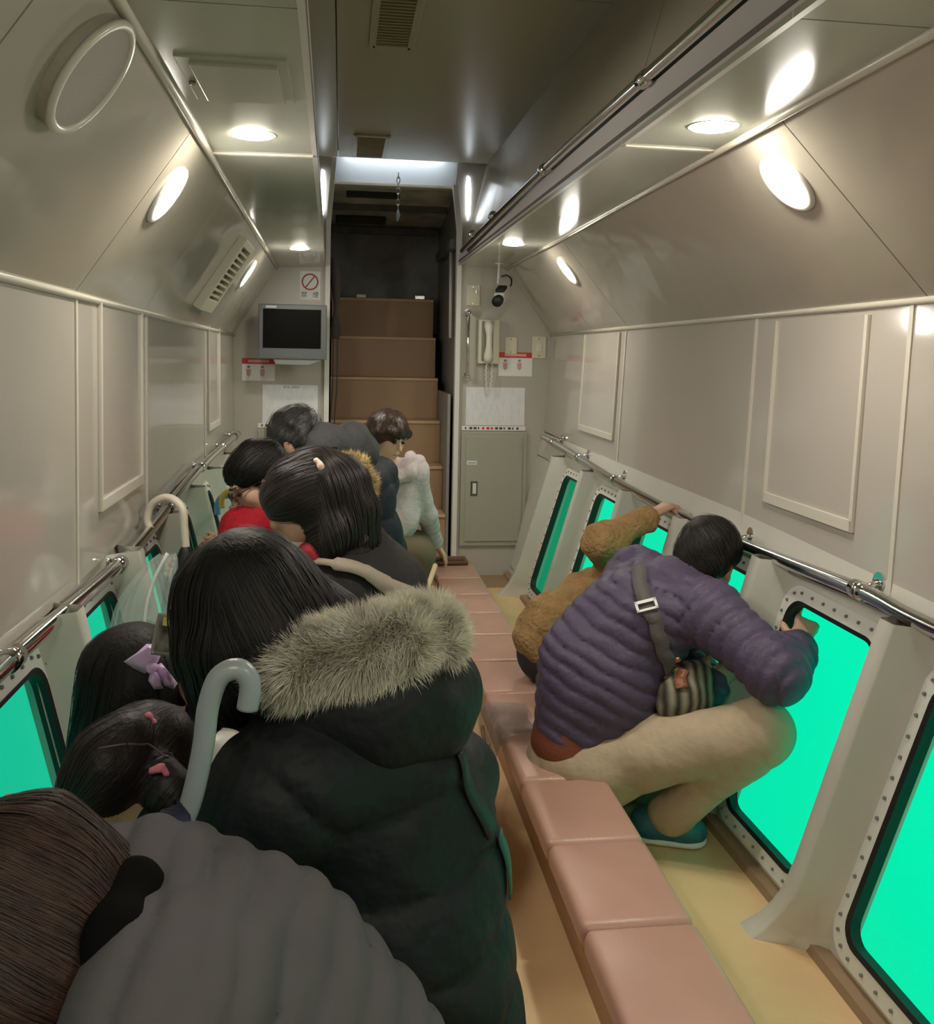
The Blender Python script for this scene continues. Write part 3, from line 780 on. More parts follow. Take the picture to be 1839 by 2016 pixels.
# vertical grab bar
e = empty('grab_bar', (0.762, YW, 1.30), 'short upright chrome grab bar beside the stair opening', 'grab bar')
tube('bar', [(0.764, 5.645, 1.31), (0.764, 5.645, 1.70)], 0.009, M_chrome, e, 14)
for z in (1.31, 1.70):
    k = tube('bar_end', [(0.764, 5.645, z - 0.016), (0.764, 5.645, z), (0.764, 5.645, z + 0.016)], 0.016, M_chrome, e, 14, radii=[0.010, 0.018, 0.010])
    tube('post', [(0.764, 5.645, z), (0.764, 5.70, z)], 0.010, M_chrome, k, 12)
    disc('flange', (0.764, 5.70, z), FACE, 0.024, 0.006, M_chrome, k, 20)
# telephone
e = empty('telephone', (0.89, YW, 1.39), 'cream wall telephone with its handset on the cradle', 'telephone')
box('base', (0.828, YW - 0.055, 1.392), (0.958, YW, 1.662), M_cream, e, 0.008)
box('cradle_shadow', (0.846, YW - 0.058, 1.41), (0.918, YW - 0.053, 1.652), mat('phone_shadow_paint', (0.25, 0.24, 0.20), 0.5), e)  # dark sheet painted as the shadow behind the handset
bm = bmesh.new()
add_tube(bm, [(0.884, YW - 0.080, 1.405), (0.884, YW - 0.088, 1.44), (0.886, YW - 0.095, 1.50), (0.886, YW - 0.095, 1.57), (0.884, YW - 0.088, 1.615), (0.884, YW - 0.080, 1.648)], 0.02, 14, radii=[0.025, 0.028, 0.0185, 0.0185, 0.028, 0.025])
from_bm('handset', bm, M_phone, e, True)
coil = smooth_path([(0.880, YW - 0.075, 1.405), (0.876, YW - 0.06, 1.33), (0.886, YW - 0.05, 1.235), (0.902, YW - 0.05, 1.225), (0.912, YW - 0.05, 1.30), (0.918, YW - 0.03, 1.395)], 14)
cp = []
for i, q in enumerate(coil):
    cp.append(q + Vector((0.0035 * math.cos(i * 1.5), 0.0035 * math.sin(i * 1.5), 0)))
tube('cord', cp, 0.0042, M_phone, e, 8)
# surveillance camera
e = empty('surveillance_camera', (0.94, 5.45, 1.97), 'white surveillance camera with a black lens hanging from the soffit', 'camera')
disc('ceiling_flange', (0.905, 5.40, R_lip(5.4).z), DOWN, 0.028, 0.008, M_white, e, 24)
tube('stem', [(0.905, 5.40, 1.98), (0.900, 5.40, 1.86)], 0.008, M_white, e, 12)
CR = basis((-0.42, -0.80, -0.42))
CM = frame4((0.915, 5.38, 1.79), CR)
box('housing', (-0.030, -0.028, -0.10), (0.030, 0.028, 0.035), M_white, e, 0.005, CM)
box('mount_block', (-0.026, 0.026, -0.055), (0.026, 0.046, 0.015), M_black, e, 0.004, CM)
bm = bmesh.new(); add_tube(bm, [CM @ Vector((0, -0.004, 0.03)), CM @ Vector((0, -0.004, 0.055)), CM @ Vector((0, -0.004, 0.085))], 0.03, 20, radii=[0.026, 0.031, 0.031])
from_bm('lens', bm, M_black, e, True)
tube('cable', smooth_path([CM @ Vector((0.0, 0.0, -0.10)), (0.985, 5.45, 1.86), (0.99, 5.48, 1.90), (0.975, 5.55, 1.925), (0.97, 5.69, 1.93)], 6), 0.005, M_black, e, 8)

# tied curtain and cords at the left of the stair opening
e = empty('tied_curtain', (-0.02, 5.78, 0.9), 'dark curtain gathered and tied at the left of the stair opening', 'curtain')
M_curt = mat('curtain_dark', (0.05, 0.04, 0.035), 0.9, bump=0.6, bscale=40, stretch=(1, 1, 0.15))
tube('gathered_cloth', smooth_path([(-0.055, 5.80, 2.02), (-0.035, 5.80, 1.85), (-0.035, 5.80, 1.72), (-0.04, 5.80, 1.62), (-0.045, 5.80, 1.53)], 4), 0.02, M_curt, e, 12, radii=[0.025 + 0.012 * math.sin(i * 0.55) for i in range(17)])
for dx in (0, 0.026): tube('cord', smooth_path([(-0.05 + dx, 5.79, 1.53), (-0.05 + dx, 5.79, 1.25), (-0.06 + dx, 5.79, 1.08), (-0.068 + dx, 5.79, 0.85)], 5), 0.004, M_ink, e, 6)

# ------------------------------------------------------------------ benches
def bench(x0, x1, bx0, bx1, floor_z, label, y_end, pitch=0.327, first=2.103):
    e = empty('bench', ((x0 + x1) / 2, 2.5, 0), label, 'bench')
    bm = bmesh.new()                                     # plinth with the aisle face battered inwards
    s1, s0 = (x0 + 0.022, x1 - 0.022); xs = [(s1 if bx0 > 0.2 else bx0 - 0.01, 0.25), (s0 if bx0 < 0.2 else bx1, 0.25), (bx1, 0.0), (bx0, 0.0)]
    f = [bm.verts.new((x, -0.6, z)) for x, z in xs]; g = [bm.verts.new((x, y_end, z)) for x, z in xs]
    bm.faces.new(f); bm.faces.new(g[::-1])
    for i in range(4): bm.faces.new((f[i], g[i], g[(i + 1) % 4], f[(i + 1) % 4]))
    from_bm('bench_plinth', bm, M_wood, e, False, 0.003)
    bm = bmesh.new(); bm_box(bm, (x0, -pitch / 2 + 0.0008, 0.240), (x1, pitch / 2 - 0.0008, 0.30))
    bmesh.ops.bevel(bm, geom=list(bm.edges), offset=0.020, segments=4, affect='EDGES', profile=0.5)
    bmesh.ops.recalc_face_normals(bm, faces=bm.faces)
    for v in bm.verts:                                   # softly crowned top
        if v.co.z > 0.285: v.co.z += 0.006 * math.cos(v.co.y / pitch * math.pi) * math.cos((v.co.x - (x0 + x1) / 2) / (x1 - x0) * math.pi)
    me = bpy.data.meshes.new('seat_cushion'); bm.to_mesh(me); bm.free(); me.materials.append(M_pink)
    me.polygons.foreach_set('use_smooth', [True] * len(me.polygons))
    i = -8
    while first + pitch * (i + 1) < y_end + 0.05:
        o = bpy.data.objects.new('seat_cushion', me); COL.objects.link(o); o.parent = e
        o.location = Vector((0, first + pitch * (i + 0.5), 0)) - e.location; i += 1
    return e
bench(0.497, 0.737, 0.577, 0.725, FL, 'long low bench of pink vinyl cushions on a wooden plinth, right of the aisle', 5.10)
bench(-0.115, 0.125, -0.10, 0.05, FL, 'long low pink vinyl bench under the passengers, left of the aisle', 4.75)
# brown pad at the far end of the right bench
e = empty('seat_pad', (0.60, 5.08, 0.30), 'dark brown leather pad on the far end of the right bench', 'pad')
box('pad', (0.50, 4.98, 0.303), (0.70, 5.12, 0.325), mat('brown_leather', (0.13, 0.04, 0.02), 0.4), e, 0.008)
box('pad_edge', (0.52, 4.99, 0.322), (0.68, 5.03, 0.332), mat('brown_leather_dark', (0.07, 0.025, 0.015), 0.4), e, 0.004)
# pale wooden stick leaning on the bench
stck = tube('walking_stick', [(0.453,4.350,0.449), (0.390,4.150,0.368), (0.41, 4.0, 0.02)], 0.012, mat('pale_wood', (0.66, 0.48, 0.30), 0.5), None, 10)
tag(stck, 'pale wooden stick leaning against the far part of the right bench', 'stick')
# made-up film for the blurred ghost image over the bench edge
M_film = clear('grey_film', (0.20, 0.16, 0.15), 0.5, 0.12)
e = empty('ghost_film', (0.50, 2.85, 0.05), 'made-up dark translucent film for a ghost image over the bench beside the seated man', 'bag')
bm = bmesh.new(); nu, nv = 7, 10; G = []
for i in range(nu):
    row = []
    for j in range(nv):
        u = i / (nu - 1); v = j / (nv - 1)
        w = 0.16 + 0.03 * math.sin(v * 3)
        x = 0.60 - 0.135 * min(1, v * 1.6) + 0.012 * math.sin(u * 9 + v * 4); z = 0.318 if v < 0.55 else 0.318 - (v - 0.55) * 0.52
        y = 2.70 + (u - 0.1) * w * 1.5
        row.append(bm.verts.new((x, y, z + 0.004 * math.sin(u * 14 + v * 6))))
    G.append(row)
for i in range(nu - 1):
    for j in range(nv - 1): bm.faces.new((G[i][j], G[i + 1][j], G[i + 1][j + 1], G[i][j + 1]))
from_bm('film_sheet', bm, M_film, e, True)
tube('film_rim', [(0.47, 2.68, 0.08), (0.462, 2.78, 0.17), (0.463, 2.90, 0.26)], 0.006, mat('film_rim_brown', (0.16, 0.09, 0.06), 0.4), e, 8)

# ------------------------------------------------------------------ umbrellas, phone and bags
def crook(name, label, pts, r, m, canopy=None, tip=None, cm=None, group=None, radii=None):
    e = empty(name, pts[-1], label, 'umbrella', group)
    P = smooth_path(pts, 6)
    tube('crook_handle', P, r, m, e, 14)
    if canopy:
        C = smooth_path(canopy, 5)
        bm = bmesh.new(); seg = 16; rows = []
        for i, p in enumerate(C):
            t = i / (len(C) - 1); rr = (0.012 + 0.035 * math.sin(min(1, t * 1.15) * math.pi * 0.62)) * (1 - 0.55 * t * t)
            d = (C[min(i + 1, len(C) - 1)] - C[max(i - 1, 0)]).normalized(); a = d.orthogonal().normalized(); b = d.cross(a)
            rows.append([bm.verts.new(p + (a * math.cos(2 * math.pi * k / seg) + b * math.sin(2 * math.pi * k / seg)) * rr * (1 + 0.22 * (k % 2) * t)) for k in range(seg)])
        for A, B in zip(rows, rows[1:]):
            for k in range(seg): bm.faces.new((A[k], A[(k + 1) % seg], B[(k + 1) % seg], B[k]))
        bm.faces.new(rows[0][::-1]); bm.faces.new(rows[-1])
        from_bm('folded_canopy', bm, cm, e, True)
        tube('ferrule', [C[-1], C[-1] + (C[-1] - C[-2]).normalized() * 0.06], 0.005, M_steel, e, 8)
    return e
M_blackcloth = mat('black_nylon', (0.010, 0.010, 0.011), 0.55, bump=0.3, bscale=30)
crook('umbrella', 'umbrella with a white crook handle hooked over the left rail', [(-0.574,2.950,0.887), (-0.584,2.950,0.928), (-0.563,2.940,0.976), (-0.516,2.920,0.995), (-0.473,2.900,0.967), (-0.466,2.900,0.905), (-0.461,2.900,0.839)], 0.0125, mat('ivory_plastic', (0.72, 0.66, 0.55), 0.35),
      [(-0.461,2.900,0.850), (-0.467,2.900,0.764), (-0.475,2.900,0.623), (-0.47, 2.9, 0.22)], cm=M_blackcloth, group='umbrellas')
crook('umbrella', 'umbrella with a thick grey crook handle beside the black quilted coat', [(-0.110,1.160,1.006), (-0.107,1.160,1.038), (-0.121,1.160,1.056), (-0.144,1.160,1.047), (-0.157,1.160,1.011), (-0.163,1.160,0.960), (-0.176,1.160,0.896), (-0.192,1.160,0.852)], 0.0135, mat('grey_plastic', (0.27, 0.30, 0.31), 0.3),
      [(-0.184,1.160,0.874), (-0.199,1.160,0.826), (-0.24, 1.22, 0.45), (-0.26, 1.24, 0.17)], cm=mat('navy_nylon', (0.015, 0.02, 0.05), 0.55), group='umbrellas')
crook('umbrella', 'umbrella with a yellow crook handle beside the person in red', [(-0.477,3.900,0.800), (-0.475,3.900,0.846), (-0.441,3.900,0.871), (-0.392,3.880,0.870), (-0.373,3.850,0.839), (-0.376,3.850,0.767)], 0.012, mat('yellow_plastic', (0.55, 0.36, 0.06), 0.35),
      [(-0.376,3.850,0.777), (-0.372,3.850,0.662), (-0.36, 3.85, 0.35), (-0.35, 3.85, 0.2)], cm=mat('teal_nylon', (0.05, 0.2, 0.2), 0.5), group='umbrellas')
crook('umbrella', 'umbrella with a blue crook handle hooked over the left rail behind', [(-0.508,4.000,0.756), (-0.506,4.000,0.805), (-0.483,4.000,0.833), (-0.448,3.980,0.834), (-0.432,3.950,0.802), (-0.446,3.950,0.749)], 0.013, mat('blue_plastic', (0.10, 0.25, 0.42), 0.35),
      [(-0.446,3.950,0.760), (-0.452,3.950,0.642), (-0.42, 3.95, 0.40), (-0.40, 3.95, 0.2)], cm=mat('pale_film_cloth', (0.55, 0.60, 0.60), 0.4), group='umbrellas')
# clear vinyl umbrella standing folded by the left window
M_vinyl = clear('clear_vinyl', (0.50, 0.56, 0.54), 0.26, 0.2)
e = empty('clear_umbrella', (-0.40, 2.25, 0.1), 'folded clear vinyl umbrella hanging below the left rail', 'umbrella', 'umbrellas')
bm = bmesh.new(); seg = 20; rows = []
C = [(-0.453,2.550,0.903), (-0.482,2.500,0.833), (-0.491,2.450,0.753), (-0.475,2.400,0.664), (-0.40, 2.35, 0.35)]
C = smooth_path(C, 4)
for i, p in enumerate(C):
    t = i / (len(C) - 1); rr = 0.018 + 0.075 * math.sin(min(1, t * 1.3) * math.pi * 0.55) * (1 - 0.5 * t)
    rows.append([bm.verts.new(Vector(p) + Vector((math.cos(2 * math.pi * k / seg) * rr * (1 + .2 * (k % 2)), math.sin(2 * math.pi * k / seg) * rr * (1 + .2 * (k % 2)), 0))) for k in range(seg)])
for A, B in zip(rows, rows[1:]):
    for k in range(seg): bm.faces.new((A[k], A[(k + 1) % seg], B[(k + 1) % seg], B[k]))
from_bm('vinyl_canopy', bm, M_vinyl, e, False)
tube('shaft', C, 0.005, M_white, e, 8)
tube('tip_cap', [(-0.385,1.900,0.867), (-0.385,1.900,0.883)], 0.008, M_black, e, 10)
# smartphone
e = empty('smartphone', (-0.263,1.500,0.998), 'smartphone held up by the stooping woman with the fur hood', 'phone')
PM = frame4((-0.263,1.500,0.998), basis((0.25, -0.75, 0.6), (0.12, 0.4, 0.9)))
box('case', (-0.024, -0.034, -0.005), (0.024, 0.034, 0.004), mat('phone_case_clear', (0.22, 0.23, 0.20), 0.2), e, 0.004, PM)
box('picture', (-0.019, -0.029, 0.003), (0.019, 0.020, 0.0055), mat('phone_picture', (0.03, 0.03, 0.03), 0.25, var=0.9, vscale=28, tint=(0.30, 0.28, 0.24)), e, 0, PM)
box('sticker', (-0.014, 0.012, 0.005), (0.010, 0.026, 0.0065), mat('sticker_yellow', (0.55, 0.45, 0.12), 0.5), e, 0, PM)

# ------------------------------------------------------------------ people: implicit surfaces meshed with surface nets
def V3(p): return np.array(p, dtype=np.float64)

class Shape:
    """smooth union of tapered limbs and ellipsoids, turned into one continuous mesh"""
    def __init__(s, vox=0.008): s.p = []; s.vox = vox; s.wr = None; s.ql = None
    def limb(s, a, b, ra, rb, k=0.03, q=None, flat=None, op='+'):
        s.p.append(('c', V3(a), V3(b), ra, rb, k, q, flat, op)); return s
    def chain(s, pts, rs, k=0.03, q=None, flat=None):
        for i in range(len(pts) - 1): s.limb(pts[i], pts[i + 1], rs[i], rs[i + 1], k, q, flat)
        return s
    def ball(s, c, r, R=None, k=0.03, op='+'):
        r = V3(r) if np.ndim(r) else np.full(3, float(r))
        s.p.append(('e', V3(c), r, np.eye(3) if R is None else np.array(R), k, op)); return s
    def wrinkle(s, amp, freq, seed=0): s.wr = (amp, freq, seed); return s
    def quilt(s, segs, amp, period): s.ql = (segs, amp, period); return s
    def mesh(s, name):
        vx = s.vox; lo = np.full(3, 1e9); hi = -lo; boxes = []
        for p in s.p:
            if p[0] == 'c': m = max(p[3], p[4]) * (1.0 if p[7] is None else max(1.0, p[7][1])) + (p[6][0] if p[6] else 0); l = np.minimum(p[1], p[2]) - m; h = np.maximum(p[1], p[2]) + m
            else: m = p[2].max(); l = p[1] - m; h = p[1] + m
            boxes.append((l, h))
            if p[-1] == '+': lo = np.minimum(lo, l); hi = np.maximum(hi, h)
        lo -= 0.02 + 2 * vx; hi += 0.02 + 2 * vx
        n = np.ceil((hi - lo) / vx).astype(int) + 1
        D = np.full(n, 1.0, dtype=np.float32)
        ax = [lo[i] + vx * np.arange(n[i]) for i in range(3)]
        for p, (l, h) in zip(s.p, boxes):
            k = p[5] if p[0] == 'c' else p[4]
            mg = max(k, 2 * vx) + 0.012
            i0 = np.clip(np.floor((l - mg - lo) / vx).astype(int), 0, n); i1 = np.clip(np.ceil((h + mg - lo) / vx).astype(int) + 1, 0, n)
            if (i1 <= i0).any(): continue
            sl = tuple(slice(i0[i], i1[i]) for i in range(3))
            X, Y, Z = np.meshgrid(*[ax[i][sl[i]] for i in range(3)], indexing='ij')
            if p[0] == 'c':
                a, b, ra, rb, _, q, flat = p[1:8]
                ba = b - a; L2 = max(ba.dot(ba), 1e-9)
                X = X - a[0]; Y = Y - a[1]; Z = Z - a[2]
                t = np.clip((X * ba[0] + Y * ba[1] + Z * ba[2]) / L2, 0, 1)
                vx_, vy_, vz_ = X - t * ba[0], Y - t * ba[1], Z - t * ba[2]
                f = 1.0
                if flat is not None:
                    ax_, f = V3(flat[0]), flat[1]; ax_ = ax_ / np.linalg.norm(ax_)
                    c = (vx_ * ax_[0] + vy_ * ax_[1] + vz_ * ax_[2]) * (1 / f - 1)
                    vx_ = vx_ + c * ax_[0]; vy_ = vy_ + c * ax_[1]; vz_ = vz_ + c * ax_[2]
                d = (np.sqrt(vx_ ** 2 + vy_ ** 2 + vz_ ** 2) - (ra + (rb - ra) * t)) * min(1.0, f)
                if q:
                    Lr = math.sqrt(L2); ph = q[2] if len(q) > 2 else 0.0
                    d = d - q[0] * (np.sqrt(np.abs(np.sin(np.pi * (t * Lr + ph) / q[1]))) - 0.6)
            else:
                c, r, R = p[1:4]
                X = X - c[0]; Y = Y - c[1]; Z = Z - c[2]
                x = X * R[0, 0] + Y * R[1, 0] + Z * R[2, 0]; y = X * R[0, 1] + Y * R[1, 1] + Z * R[2, 1]; z = X * R[0, 2] + Y * R[1, 2] + Z * R[2, 2]
                k0 = np.sqrt((x / r[0]) ** 2 + (y / r[1]) ** 2 + (z / r[2]) ** 2); k1 = np.sqrt((x / r[0] ** 2) ** 2 + (y / r[1] ** 2) ** 2 + (z / r[2] ** 2) ** 2) + 1e-9
                d = k0 * (k0 - 1) / k1
            A = D[sl]
            if p[-1] == '+':
                hh = np.maximum(k - np.abs(A - d), 0) / k
                D[sl] = np.minimum(A, d) - hh * hh * k * 0.25
            else:
                d = -d; hh = np.maximum(k - np.abs(A - d), 0) / k
                D[sl] = np.maximum(A, d) + hh * hh * k * 0.25
        if s.wr:
            amp, fr, sd = s.wr; rg = np.random.default_rng(sd)
            X, Y, Z = np.meshgrid(*ax, indexing='ij', sparse=True); w = 0
            for j in range(5):
                v = rg.normal(size=3); v /= np.linalg.norm(v); ff = fr * (0.7 + 0.7 * rg.random())
                w = w + np.sin(ff * (X * v[0] + Y * v[1] + Z * v[2]) + rg.random() * 6 + 1.3 * np.sin(ff * 0.6 * (X * v[1] + Y * v[2] + Z * v[0])))
            D += (amp * 0.45 * w).astype(np.float32)
        if s.ql:
            segs, amp, per = s.ql; near = np.argwhere(np.abs(D) < 0.045); P = lo + near * vx
            best = np.full(len(P), 1e9); ph = np.zeros(len(P))
            for sg in segs:
                A, B = V3(sg[0]), V3(sg[1]); ba = B - A; Lr = np.linalg.norm(ba); u = ba / Lr; t = (P - A) @ u
                d = np.linalg.norm(P - A - np.clip(t, 0, Lr)[:, None] * u, axis=1) - (sg[2] if len(sg) > 2 else 0)
                m = d < best; best[m] = d[m]; ph[m] = t[m]
            w = 0.0035 * np.sin(P @ np.array([31.0, 23.0, 17.0])) + 0.0025 * np.sin(P @ np.array([-19.0, 41.0, 37.0]))
            D[near[:, 0], near[:, 1], near[:, 2]] -= (amp * (np.abs(np.sin(np.pi * (ph + w) / per)) ** 0.4 - 0.72)).astype(np.float32)
        return nets(D, lo, vx, name)
    def build(s, name, m, parent): 
        return mesh_obj(name, s.mesh(name), m, parent, True)

def nets(D, lo, vx, name):
    Sg = D < 0
    nx, ny, nz = D.shape
    c = [(i, j, k) for i in (0, 1) for j in (0, 1) for k in (0, 1)]
    cnt = np.zeros((nx - 1, ny - 1, nz - 1), dtype=np.int8)
    for i, j, k in c: cnt += Sg[i:nx - 1 + i, j:ny - 1 + j, k:nz - 1 + k]
    act = (cnt > 0) & (cnt < 8)
    I = np.argwhere(act)
    vals = [D[I[:, 0] + i, I[:, 1] + j, I[:, 2] + k] for i, j, k in c]
    pos = np.zeros((len(I), 3)); num = np.zeros(len(I))
    for a in range(8):
        for b in range(a + 1, 8):
            ca, cb = np.array(c[a]), np.array(c[b])
            if np.abs(ca - cb).sum() != 1: continue
            m = (vals[a] < 0) != (vals[b] < 0)
            t = np.where(m, vals[a] / np.where(m, vals[a] - vals[b], 1), 0)
            pos += np.where(m[:, None], ca + t[:, None] * (cb - ca), 0); num += m
    Vt = (I + pos / num[:, None]) * vx + lo
    idx = np.full(act.shape, -1, dtype=np.int64); idx[act] = np.arange(len(I))
    Q = []
    for axn in range(3):
        s0 = [slice(None)] * 3; s1 = [slice(None)] * 3
        s0[axn] = slice(0, D.shape[axn] - 1); s1[axn] = slice(1, None)
        A = Sg[tuple(s0)]; B = Sg[tuple(s1)]
        E = np.argwhere(A != B); u, v = [(1, 2), (2, 0), (0, 1)][axn]
        E = E[(E[:, u] > 0) & (E[:, v] > 0) & (E[:, u] < D.shape[u] - 1) & (E[:, v] < D.shape[v] - 1)]
        fl_ = A[E[:, 0], E[:, 1], E[:, 2]]
        def at(du, dv):
            F = E.copy(); F[:, u] -= du; F[:, v] -= dv; return idx[F[:, 0], F[:, 1], F[:, 2]]
        q = np.stack([at(1, 1), at(0, 1), at(0, 0), at(1, 0)], 1)
        q[~fl_] = q[~fl_][:, ::-1]
        Q.append(q)
    Q = np.concatenate(Q); Q = Q[(Q >= 0).all(1)]
    # light relaxation
    for _ in range(1):
        sm = np.zeros_like(Vt); ct = np.zeros(len(Vt))
        for a in range(4):
            b = (a + 1) % 4
            np.add.at(sm, Q[:, a], Vt[Q[:, b]]); np.add.at(sm, Q[:, b], Vt[Q[:, a]]); np.add.at(ct, Q[:, a], 1); np.add.at(ct, Q[:, b], 1)
        Vt = 0.55 * Vt + 0.45 * sm / np.maximum(ct, 1)[:, None]
    me = bpy.data.meshes.new(name)
    me.vertices.add(len(Vt)); me.vertices.foreach_set('co', Vt.astype(np.float32).ravel())
    me.loops.add(len(Q) * 4); me.loops.foreach_set('vertex_index', Q.astype(np.int32).ravel())
    me.polygons.add(len(Q)); me.polygons.foreach_set('loop_start', np.arange(0, len(Q) * 4, 4, dtype=np.int32))
    me.update(calc_edges=True); me.validate()
    return me

def hb(fwd, up=(0, 0, 1)):
    """head basis: columns right, forward, up"""
    f = Vector(fwd).normalized(); u = Vector(up); u = (u - f * u.dot(f)).normalized(); r = f.cross(u)
    return np.array([[r.x, f.x, u.x], [r.y, f.y, u.y], [r.z, f.z, u.z]])

def head(s, c, R, sc=1.0, neck=None):
    c = V3(c); P = lambda x, y, z: c + R @ (V3((x, y, z)) * sc)
    b = lambda p, r, k=0.02: s.ball(P(*p), V3(r) * sc, R, k * sc)
    l = lambda p, q, ra, rb, k=0.012: s.limb(P(*p), P(*q), ra * sc, rb * sc, k * sc)
    b((0, -0.012, 0.03), (0.073, 0.092, 0.084)); b((0, 0.030, -0.045), (0.056, 0.058, 0.062), 0.03); b((0, 0.060, -0.092), (0.026, 0.022, 0.020), 0.03)
    for e in (-1, 1):
        b((e * 0.040, 0.052, -0.030), (0.024, 0.024, 0.026), 0.02); b((e * 0.075, -0.006, -0.018), (0.010, 0.019, 0.029), 0.008)
    l((0, 0.086, 0.004), (0, 0.106, -0.034), 0.007, 0.011); l((-0.034, 0.080, 0.020), (0.034, 0.080, 0.020), 0.010, 0.010)
    l((-0.017, 0.084, -0.062), (0.017, 0.084, -0.062), 0.007, 0.007); l((-0.014, 0.082, -0.073), (0.014, 0.082, -0.073), 0.0065, 0.0065)
    l((0, -0.02, -0.05), (0, -0.045, -0.13), 0.047, 0.050, 0.03)
    if neck is not None: s.limb(P(0, -0.035, -0.09), neck, 0.05 * sc, 0.056 * sc, 0.03)

def face_bits(c, R, sc, parent):
    c = V3(c); P = lambda x, y, z: c + R @ (V3((x, y, z)) * sc)
    for e in (-1, 1):
        Shape(0.0035 * sc).ball(P(e * 0.031, 0.082, -0.004), V3((0.014, 0.008, 0.0065)) * sc, R, 0.003).build('eye', mat('eye_dark', (0.012, 0.009, 0.008), 0.2), parent)
        Shape(0.0035 * sc).limb(P(e * 0.016, 0.092, 0.020), P(e * 0.046, 0.080, 0.022), 0.0045 * sc, 0.0035 * sc, 0.003).build('eyebrow', mat('brow_dark', (0.02, 0.012, 0.008), 0.7), parent)
    Shape(0.0035 * sc).limb(P(-0.018, 0.090, -0.067), P(0.018, 0.090, -0.067), 0.0042 * sc, 0.0042 * sc, 0.003).build('lips', mat('lip_dark', (0.28, 0.10, 0.085), 0.45), parent)

def hand(s, w, d, n, sc=1.0, curl=(0.5, 0.5, 0.5, 0.5), side=1, thumb=0.5):
    """palm leaves wrist w along d; n is the back of the hand"""
    w = V3(w); d = V3(d); d = d / np.linalg.norm(d); n = V3(n); n = n - d * n.dot(d); n = n / np.linalg.norm(n); t = np.cross(d, n) * side
    for o in (-0.022, 0.0, 0.022): s.limb(w + t * o * 0.5 * sc, w + (d * 0.082 + t * o) * sc, 0.017 * sc, 0.0145 * sc, 0.012)
    for i, (o, L_) in enumerate(((0.030, 0.070), (0.010, 0.078), (-0.010, 0.072), (-0.029, 0.056))):
        p = w + (d * 0.085 + t * o) * sc; a = 0.0; c_ = curl[i]
        for j, f in enumerate((0.44, 0.32, 0.24)):
            a += c_ * (0.9 if j == 0 else 1.0)
            q = p + (d * math.cos(a) - n * math.sin(a)) * L_ * f * 1.05 * sc
            s.limb(p, q, (0.0088 - 0.0007 * j) * sc, (0.0081 - 0.0007 * j) * sc, 0.004); p = q
    p = w + (d * 0.022 + t * 0.028) * sc; a = thumb
    dirs = (d * 0.62 + t * 0.72 - n * 0.25, d * 0.8 + t * 0.35 - n * (0.3 + a * 0.4), d * 0.85 + t * 0.1 - n * (0.35 + a * 0.5))
    for j, (v, L_) in enumerate(zip(dirs, (0.038, 0.032, 0.026))):
        v = v / np.linalg.norm(v); q = p + v * L_ * sc; s.limb(p, q, (0.0125 - 0.0015 * j) * sc, (0.011 - 0.0015 * j) * sc, 0.008); p = q

def snap_tree(o):
    me = o.data
    return BVHTree.FromPolygons([v.co.copy() for v in me.vertices], [tuple(p.vertices) for p in me.polygons])

def ribbon_on(name, tree, pts, width, m, parent, off=0.004, th=0.004, n=8):
    """strap that lies on a garment"""
    P = smooth_path(pts, n); Q = []
    for p in P:
        h = tree.find_nearest(p); Q.append((h[0] + h[1] * off, h[1]))
    for _ in range(2):
        Q = [Q[0]] + [((Q[i - 1][0] + Q[i][0] * 2 + Q[i + 1][0]) / 4, (Q[i - 1][1] + Q[i][1] * 2 + Q[i + 1][1]).normalized()) for i in range(1, len(Q) - 1)] + [Q[-1]]
    bm = bmesh.new(); rows = []
    for i, (p, nn) in enumerate(Q):
        t = (Q[min(i + 1, len(Q) - 1)][0] - Q[max(i - 1, 0)][0]).normalized(); s_ = t.cross(nn).normalized()
        w = width[i * (len(width) - 1) // (len(Q) - 1)] if isinstance(width, (list, tuple)) else width
        rows.append([bm.verts.new(p + s_ * w / 2), bm.verts.new(p + s_ * w / 2 + nn * th), bm.verts.new(p - s_ * w / 2 + nn * th), bm.verts.new(p - s_ * w / 2)])
    for A, B in zip(rows, rows[1:]):
        for k in range(4): bm.faces.new((A[k], A[(k + 1) % 4], B[(k + 1) % 4], B[k]))
    bm.faces.new(rows[0]); bm.faces.new(rows[-1][::-1])
    return from_bm(name, bm, m, parent, True), Q

